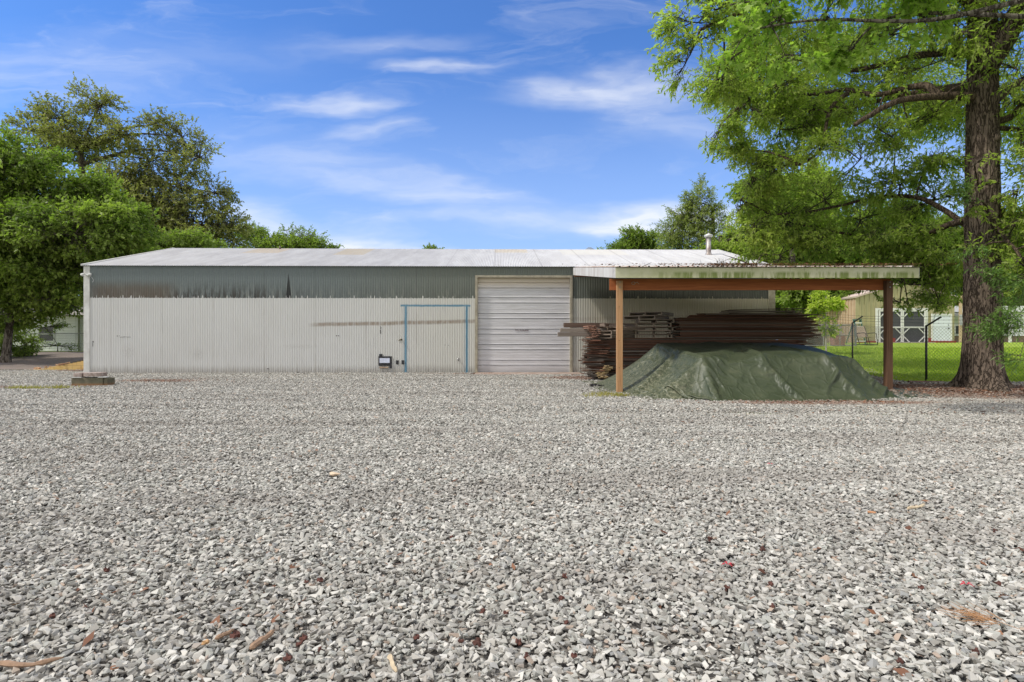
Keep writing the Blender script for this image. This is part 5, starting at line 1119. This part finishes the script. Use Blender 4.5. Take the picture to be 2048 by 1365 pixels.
def ladder():
    x, y = (1711-CX)/F*33, 33.; g = ghf(x, y); t = empty('step_ladder', (x, y, g), label='green step ladder standing by the barn wall beside the kennel', cat='ladder'); gm = simple('ladder_green', (.03,.14,.11), (.025,.10,.08), 6., .4)
    s = 33/F; a = MB(); H = 47*s; a.bar((0,0,-.05), (.02,.12,H), .05, .07); a.build('rail', gm, t); a = MB(); a.bar((20*s,0,-.05), (13*s,.12,H), .05, .07); a.build('rail', gm, t)
    for y0 in (0,): 
        a = MB(); a.bar((0,.95,-.05), (.02,.2,H), .04, .05); a.build('rear_rail', gm, t); a = MB(); a.bar((20*s,.95,-.05), (13*s,.2,H), .04, .05); a.build('rear_rail', gm, t)
    for i in range(6):
        f = (i+.6)/6.4; MB().box(.02, (20-7*f)*s, .12*f-.05, .12*f+.06, H*f-.03, H*f+.03).build('step', white_paint, t)
    MB().box(-.02, 14*s, .06, .30, H+.01, H+.05).build('top_cap', gm, t)
ladder()
def chair():
    x, y = (1731-CX)/F*31.5, 31.5; g = ghf(x, y); t = empty('lawn_chair', (x, y, g), R(14), label='tan mesh lawn chair with dark metal frame in front of the barn', cat='chair'); sm = simple('tan_mesh', (.42,.34,.25), (.33,.26,.19), 20., .8)
    MB().bar((-.02,.22,.42), (-.02,.42,1.0), .62, .02, up=(1,0,0)) if False else None
    b = MB(); b.quad((-.33,.18,.42), (.33,.18,.42), (.33,.42,1.02), (-.33,.42,1.02)); o = b.build('backrest', sm, t); o.modifiers.new('s','SOLIDIFY').thickness = .02
    b = MB(); b.quad((-.33,-.3,.44), (.33,-.3,.44), (.33,.18,.41), (-.33,.18,.41)); o = b.build('seat', sm, t); o.modifiers.new('s','SOLIDIFY').thickness = .02
    for sx in (-.35, .35):
        f = MB(); f.tube([(sx,-.45,.02), (sx,-.36,.62), (sx,-.25,.66), (sx,.15,.64), (sx,.26,.60)], .02, 8); f.tube([(sx,.45,.02), (sx,-.05,.03), (sx,-.45,.02)], .02, 8); f.tube([(sx,.05,.03), (sx,.18,.42), (sx,.43,1.04)], .018, 8); f.build('armrest_frame', dark_metal, t, smooth=True)
chair()
def kennel():
    y0 = 30.; t0 = P(1600, 690, y0); g = ghf(17.4, 31); x1 = (1711-CX)/F*y0; x0 = x1-5.2; t = empty('dog_kennel', (x1, y0, g), label='grey chain link dog kennel with flat top beside the barn', cat='kennel'); gm = simple('kennel_steel', (.36,.36,.36), (.22,.22,.22), 4., .5, .5)
    H = (CY-650)/F*y0+CH-g
    def panel(a, b):
        p = MB(); a, b = Vector(a), Vector(b); up = Vector((0,0,H)); mid = (a+b)/2
        for q, r in ((a, b), (a+up, b+up), (a+up*.5, b+up*.5)): p.tube([q, r], .022, 6)
        for q in (a, b, mid): p.tube([q, q+up], .022, 6)
        po = p.build('panel_frame', gm, t); L = (b-a).length; d = (b-a)/L; A, B2 = [], []; s = -H
        while s < L:
            for h0, h1 in ((0, H), (H, 0)):
                s0, s1, c0, c1 = s, s+H, h0, h1
                if s0 < 0: c0 += (0-s0)*(c1-c0)/(s1-s0); s0 = 0
                if s1 > L: c1 -= (s1-L)*(c1-c0)/(s1-s0); s1 = L
                if s1 > s0: A.append(a+d*s0+Vector((0,0,c0))); B2.append(a+d*s1+Vector((0,0,c1)))
            s += .10
        A, B2 = np.array(A), np.array(B2); V, Q = seg_tubes(A, B2, np.full(len(A), .004), np.full(len(A), .004)); np_mesh('wire_mesh', V, Q, gm, po)
    for i in range(3): panel((-5.1+i*1.72, 0, 0), (-5.1+i*1.72+1.7, 0, 0))
    panel((0,0,0), (0,2.6,0)); panel((-5.1,2.6,0), (-2.6,2.6,0)); panel((-2.58,2.6,0), (0,2.6,0))
    MB().box(-5.1,-2.3,.0,2.6,H+.03,H+.05).build('roof_panel', simple('kennel_roof', (.30,.29,.28), (.2,.2,.2)), t)
    MB().box(-5.2,-2.9,-.12,1.2,H+.052,H+.085).build('blue_cover', simple('blue_sheet', (.03,.10,.42), (.025,.08,.33), 4., .4), t, bevel=.01)
    c = P(1675, 690, 31.); MB().box(-.3,.3,-.2,.2,0,.55).build('stacked_bricks', simple('pink_brick', (.42,.24,.20), (.26,.15,.12), 16., .9), loc=(c.x, 31., ghf(c.x,31.)), label='small stack of pinkish bricks standing inside the kennel', cat='bricks', bevel=.02)
    c = P(1618, 690, 31.2); MB().box(-.9,.7,-.3,.3,0,.62).build('wooden_bin', simple('dark_bin', (.13,.10,.085), (.07,.06,.05), 8., .9), loc=(c.x, 31.2, ghf(c.x,31.2)), label='low dark wooden bin inside the kennel, partly behind the lumber', cat='bin', bevel=.02)
kennel()
def small_shed():
    Y = 48.; a = P(1590, 632, Y); g = ghf(a.x, Y); t = empty('small_shed', (a.x-.4, Y, g), label='small orange brown wooden shed behind the right end of the lumber', cat='shed'); m = simple('orange_wood', (.42,.19,.09), (.33,.14,.07), 3., .8, stretch=(8,1,1)); H = (CY-634)/F*Y+CH-g; W_ = 46*Y/F
    b = MB(); b.box(0, W_, 0, 2.2, -.1, H)
    for i in range(9): b.box(.1+i*W_/9, .14+i*W_/9, -.02, -.001, 0, H-.02)
    b.build('wall', m, t); MB().box(-.15, W_+.15, -.2, 2.4, H+.002, H+.09).build('roof', simple('shed_roof', (.52,.45,.42)), t)
small_shed()
def mobile_home():
    Y = 44.; a = (1896-CX)/F*Y; g = ghf(35, Y); t = empty('mobile_home', (a, Y, g), label='long white mobile home with porch behind the oak trunk', cat='mobile home')
    def X(px): return (px-CX)/F*Y-a
    def Zp(py): return CH-(py-CY)/F*Y-g
    m = simple('mobile_siding', (.74,.75,.77), (.62,.63,.66), 2., .5)
    b = MB(); b.box(0, X(2140), .5, 4.5, Zp(672), Zp(625)); z = Zp(672)
    while z < Zp(626): b.box(0, X(2140), .48, .499, z, z+.02); z += .2
    b.build('wall', m, t); MB().box(-.2, X(2150), .2, 4.8, Zp(624), Zp(612)).build('roof', m, t)
    MB().box(0, X(2140), .55, 4.4, -.3, Zp(672)-.01).build('skirting', simple('brown_skirt', (.24,.16,.11), (.16,.11,.08)), t)
    for p0, p1 in ((1920,1938), (2012,2026), (2060,2080)):
        w_ = MB(); w_.box(X(p0)-.06, X(p1)+.06, .42, .479, Zp(668)-.06, Zp(652)+.06); wo = w_.build('window', white_paint, t); MB().quad((X(p0),.415,Zp(668)), (X(p1),.415,Zp(668)), (X(p1),.415,Zp(652)), (X(p0),.415,Zp(652))).build('pane', simple('window_dark', (.03,.035,.04)), wo)
    for px in (1913.5, 1940, 1990): MB().box(X(px)-.07, X(px)+.07, -1.4, -1.26, -.2, Zp(614)).build('porch_post', white_paint, t)
    MB().box(X(1906), X(2000), -1.5, .19, Zp(632), Zp(628)).build('porch_roof', simple('porch_grey', (.30,.30,.31)), t); MB().box(X(1906), X(1925), -1.5, -1.44, Zp(650), Zp(633)).build('awning', m, t)
    p = P(1921, 640, 40.); q = empty('utility_post', (p.x, 40., ghf(p.x, 40.)), label='pale wooden post with short crossbar between the barn and the oak trunk', cat='post'); H = (CY-591)/F*40+CH-q.location.z
    MB().box(-.07,.07,-.07,.07,-.1,H).build('pole', simple('new_wood', (.58,.44,.29), (.48,.36,.22), 4.), q); MB().box(-.20,.32,-.03,.03,H-.12,H-.05).build('crossbar', dark_metal, q); MB().box(-.14,.16,-.12,.0-.075,H-2.1,H-1.35).build('meter_box', simple('grey_box', (.45,.46,.47)), q)
mobile_home()
# far hill just over the ridge
def hill():
    V = []; Q = []; n = 40
    for i in range(n+1):
        x = 10+130*i/n; h = 80+17.6*math.exp(-((x-88)/14)**2)+7*math.exp(-((x-60)/22)**2)+math.sin(i*1.7)*.4
        V += [(x, 600, -5), (x, 600, h*.55), (x, 640, h*1.068)]
        V += [(x, 760, -5)]
    for i in range(n):
        a = i*4
        for k in range(3): Q.append((a+k, a+4+k, a+5+k, a+1+k))
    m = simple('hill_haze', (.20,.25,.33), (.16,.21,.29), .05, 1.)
    mb = MB(); mb.v = V; mb.f = Q; mb.build('far_hill', m, kind='structure', smooth=True)
hill()

# ------------------------------------------------------------------ small things lying on the gravel
def gp(px, py): Y = F*CH/(py-CY); return Vector(((px-CX)/F*Y, Y, 0))
def debris():
    rg = random.Random(12)
    st = simple('stick_bark', (.34,.22,.14), (.22,.14,.09), 14., .85, bmp=.4); pale = simple('pale_stick', (.62,.52,.36), (.48,.38,.25), 9., .8); cone = simple('seed_cone', (.11,.04,.028), (.06,.025,.018), 30., .9)
    def stick(a, b, r, m, lab, nm='stick', kink=.02):
        a, b = gp(*a), gp(*b); a.z = .024+r*.5+float(ripple(a.x, a.y)); b.z = .028+r*.5+float(ripple(b.x, b.y)); L = b-a; r2 = random.Random(int(a.x*1000)); n_ = 12
        pts = [a+L*t+Vector((0, kink*math.sin(t*7)+r2.uniform(-.1,.1)*r, r2.uniform(-.15,.15)*r)) for t in np.linspace(0, 1, n_)]
        rad = [r*(.35 if k in (0, n_-1) else 1)*r2.uniform(.72, 1.1)*(1-.35*k/n_) for k in range(n_)]
        mb = MB(); mb.tube(pts, rad, 6); mb.v = [(x, y, z+r2.uniform(-.12,.12)*r) for x, y, z in mb.v]; mb.build(nm, m, label=lab, cat=nm)
    stick((-60,1352), (122,1334), .013, st, 'long brown stick lying at the lower left corner of the gravel')
    stick((500,1312), (548,1278), .014, st, 'short bark covered stick near the lower left of the gravel', kink=.004)
    stick((430,1291), (468,1275), .010, st, 'thin brown stick half buried beside the bark covered stick', kink=.004)
    stick((778,1326), (793,1362), .012, pale, 'pale split stick pointing at the viewer in the near gravel', kink=.003)
    stick((1815,1024), (1850,1015), .014, pale, 'pale bent twig on the gravel well to the right', kink=.01)
    stick((404,1302), (419,1297), .011, simple('orange_chip', (.55,.33,.15)), 'orange wood chip in the near gravel at the left', 'wood chip', 0)
    stick((1735,1031), (1752,1034), .012, simple('orange_chip', (.55,.28,.14)), 'orange brown wood chip left of the pale bent twig', 'wood chip', 0)
    # tan rock
    c = gp(671, 956); bm = bmesh.new(); r2 = random.Random(2)
    for i in range(16):
        d = Vector((r2.gauss(0,1), r2.gauss(0,1), r2.gauss(0,1))).normalized(); bm.verts.new((d.x*.062, d.y*.045, d.z*.026+.03))
    bmesh.ops.convex_hull(bm, input=bm.verts); me = bpy.data.meshes.new('rock'); bm.to_mesh(me); bm.free()
    o = link_mesh('rock', me, simple('tan_rock', (.60,.47,.33), (.48,.37,.26), 20., .8), loc=(c.x, c.y, .01)); tag(o, 'flat tan rock alone in the middle of the gravel', 'rock'); o.modifiers.new('b','BEVEL').width = .006
    # pine straw tuft
    c = gp(1968, 1256); rgn = np.random.default_rng(4); n = 60; a = rgn.normal(2.4, .5, n); L = rgn.uniform(.05, .13, n); p0 = np.stack([c.x+rgn.normal(0,.035,n), c.y+rgn.normal(0,.03,n), rgn.uniform(.02,.05,n)], 1); p1 = p0+np.stack([np.cos(a)*L, np.sin(a)*L, rgn.normal(0,.015,n)], 1)
    V, Q = seg_tubes(p0, p1, np.full(n, .0014), np.full(n, .0008)); o = np_mesh('straw_tuft', V, Q, simple('straw_orange', (.42,.23,.11), (.30,.16,.08), 9., .8)); tag(o, 'orange tuft of pine straw on the near gravel at the right', 'pine straw')
    # spiny brown seed balls
    bm = bmesh.new(); bmesh.ops.create_icosphere(bm, subdivisions=2, radius=.0095)
    for i, v in enumerate(bm.verts):
        if i % 2: v.co *= 1.75
        else: v.co *= .8
    me = bpy.data.meshes.new('seed_ball'); bm.to_mesh(me); bm.free(); me.materials.append(cone)
    spots = [(1037,1295),(922,1295),(1012,1240),(1129,1163),(903,1080),(955,1296),(833,1287),(1123,1210),(1148,1323),(1053,1322),(1132,1258),(965,1236),(600,1303),(575,1330),(607,1289),(640,1313),(470,1283),(213,1153),(612,1180),(640,1176),(105,1240),(1454,1190),(1541,1181),(1525,1107),(1465,1142),(1420,1087),(1990,1070),(1994,1178),(1842,1185),(1952,1318),(1800,1340),(1545,1228)]
    for i, (px, py) in enumerate(spots):
        c = gp(px, py); o = bpy.data.objects.new('seed_ball', me); col.objects.link(o); o.location = (c.x, c.y, .026+float(ripple(c.x, c.y))); o.scale = [rg.uniform(.8, 1.3)]*3; o.rotation_euler = (rg.uniform(0,3), rg.uniform(0,3), 0)
        tag(o, 'small spiny dark red brown seed ball lying on the gravel', 'seed ball', 'seed balls scattered on the gravel')
    fm = simple('red_petal', (.45,.03,.05), (.3,.02,.03)); 
    for (px, py), lab in zip(((1540,936), (1455,1143), (1932,1184)), ('small red leaf on the gravel below the tarpaulin', 'small red leaf on the gravel lower down, right of the middle', 'small red leaf on the gravel near the right edge')):
        c = gp(px, py); b = MB()
        for k in range(4): a = k*1.7; b.v += [(0,0,0), (.02*math.cos(a-.4), .02*math.sin(a-.4), .012), (.042*math.cos(a), .042*math.sin(a), .004), (.02*math.cos(a+.4), .02*math.sin(a+.4), .012)]; b.f.append((4*k, 4*k+1, 4*k+2, 4*k+3))
        b.build('red_leaf', fm, loc=(c.x, c.y, .035), label=lab, cat='leaf')
debris()
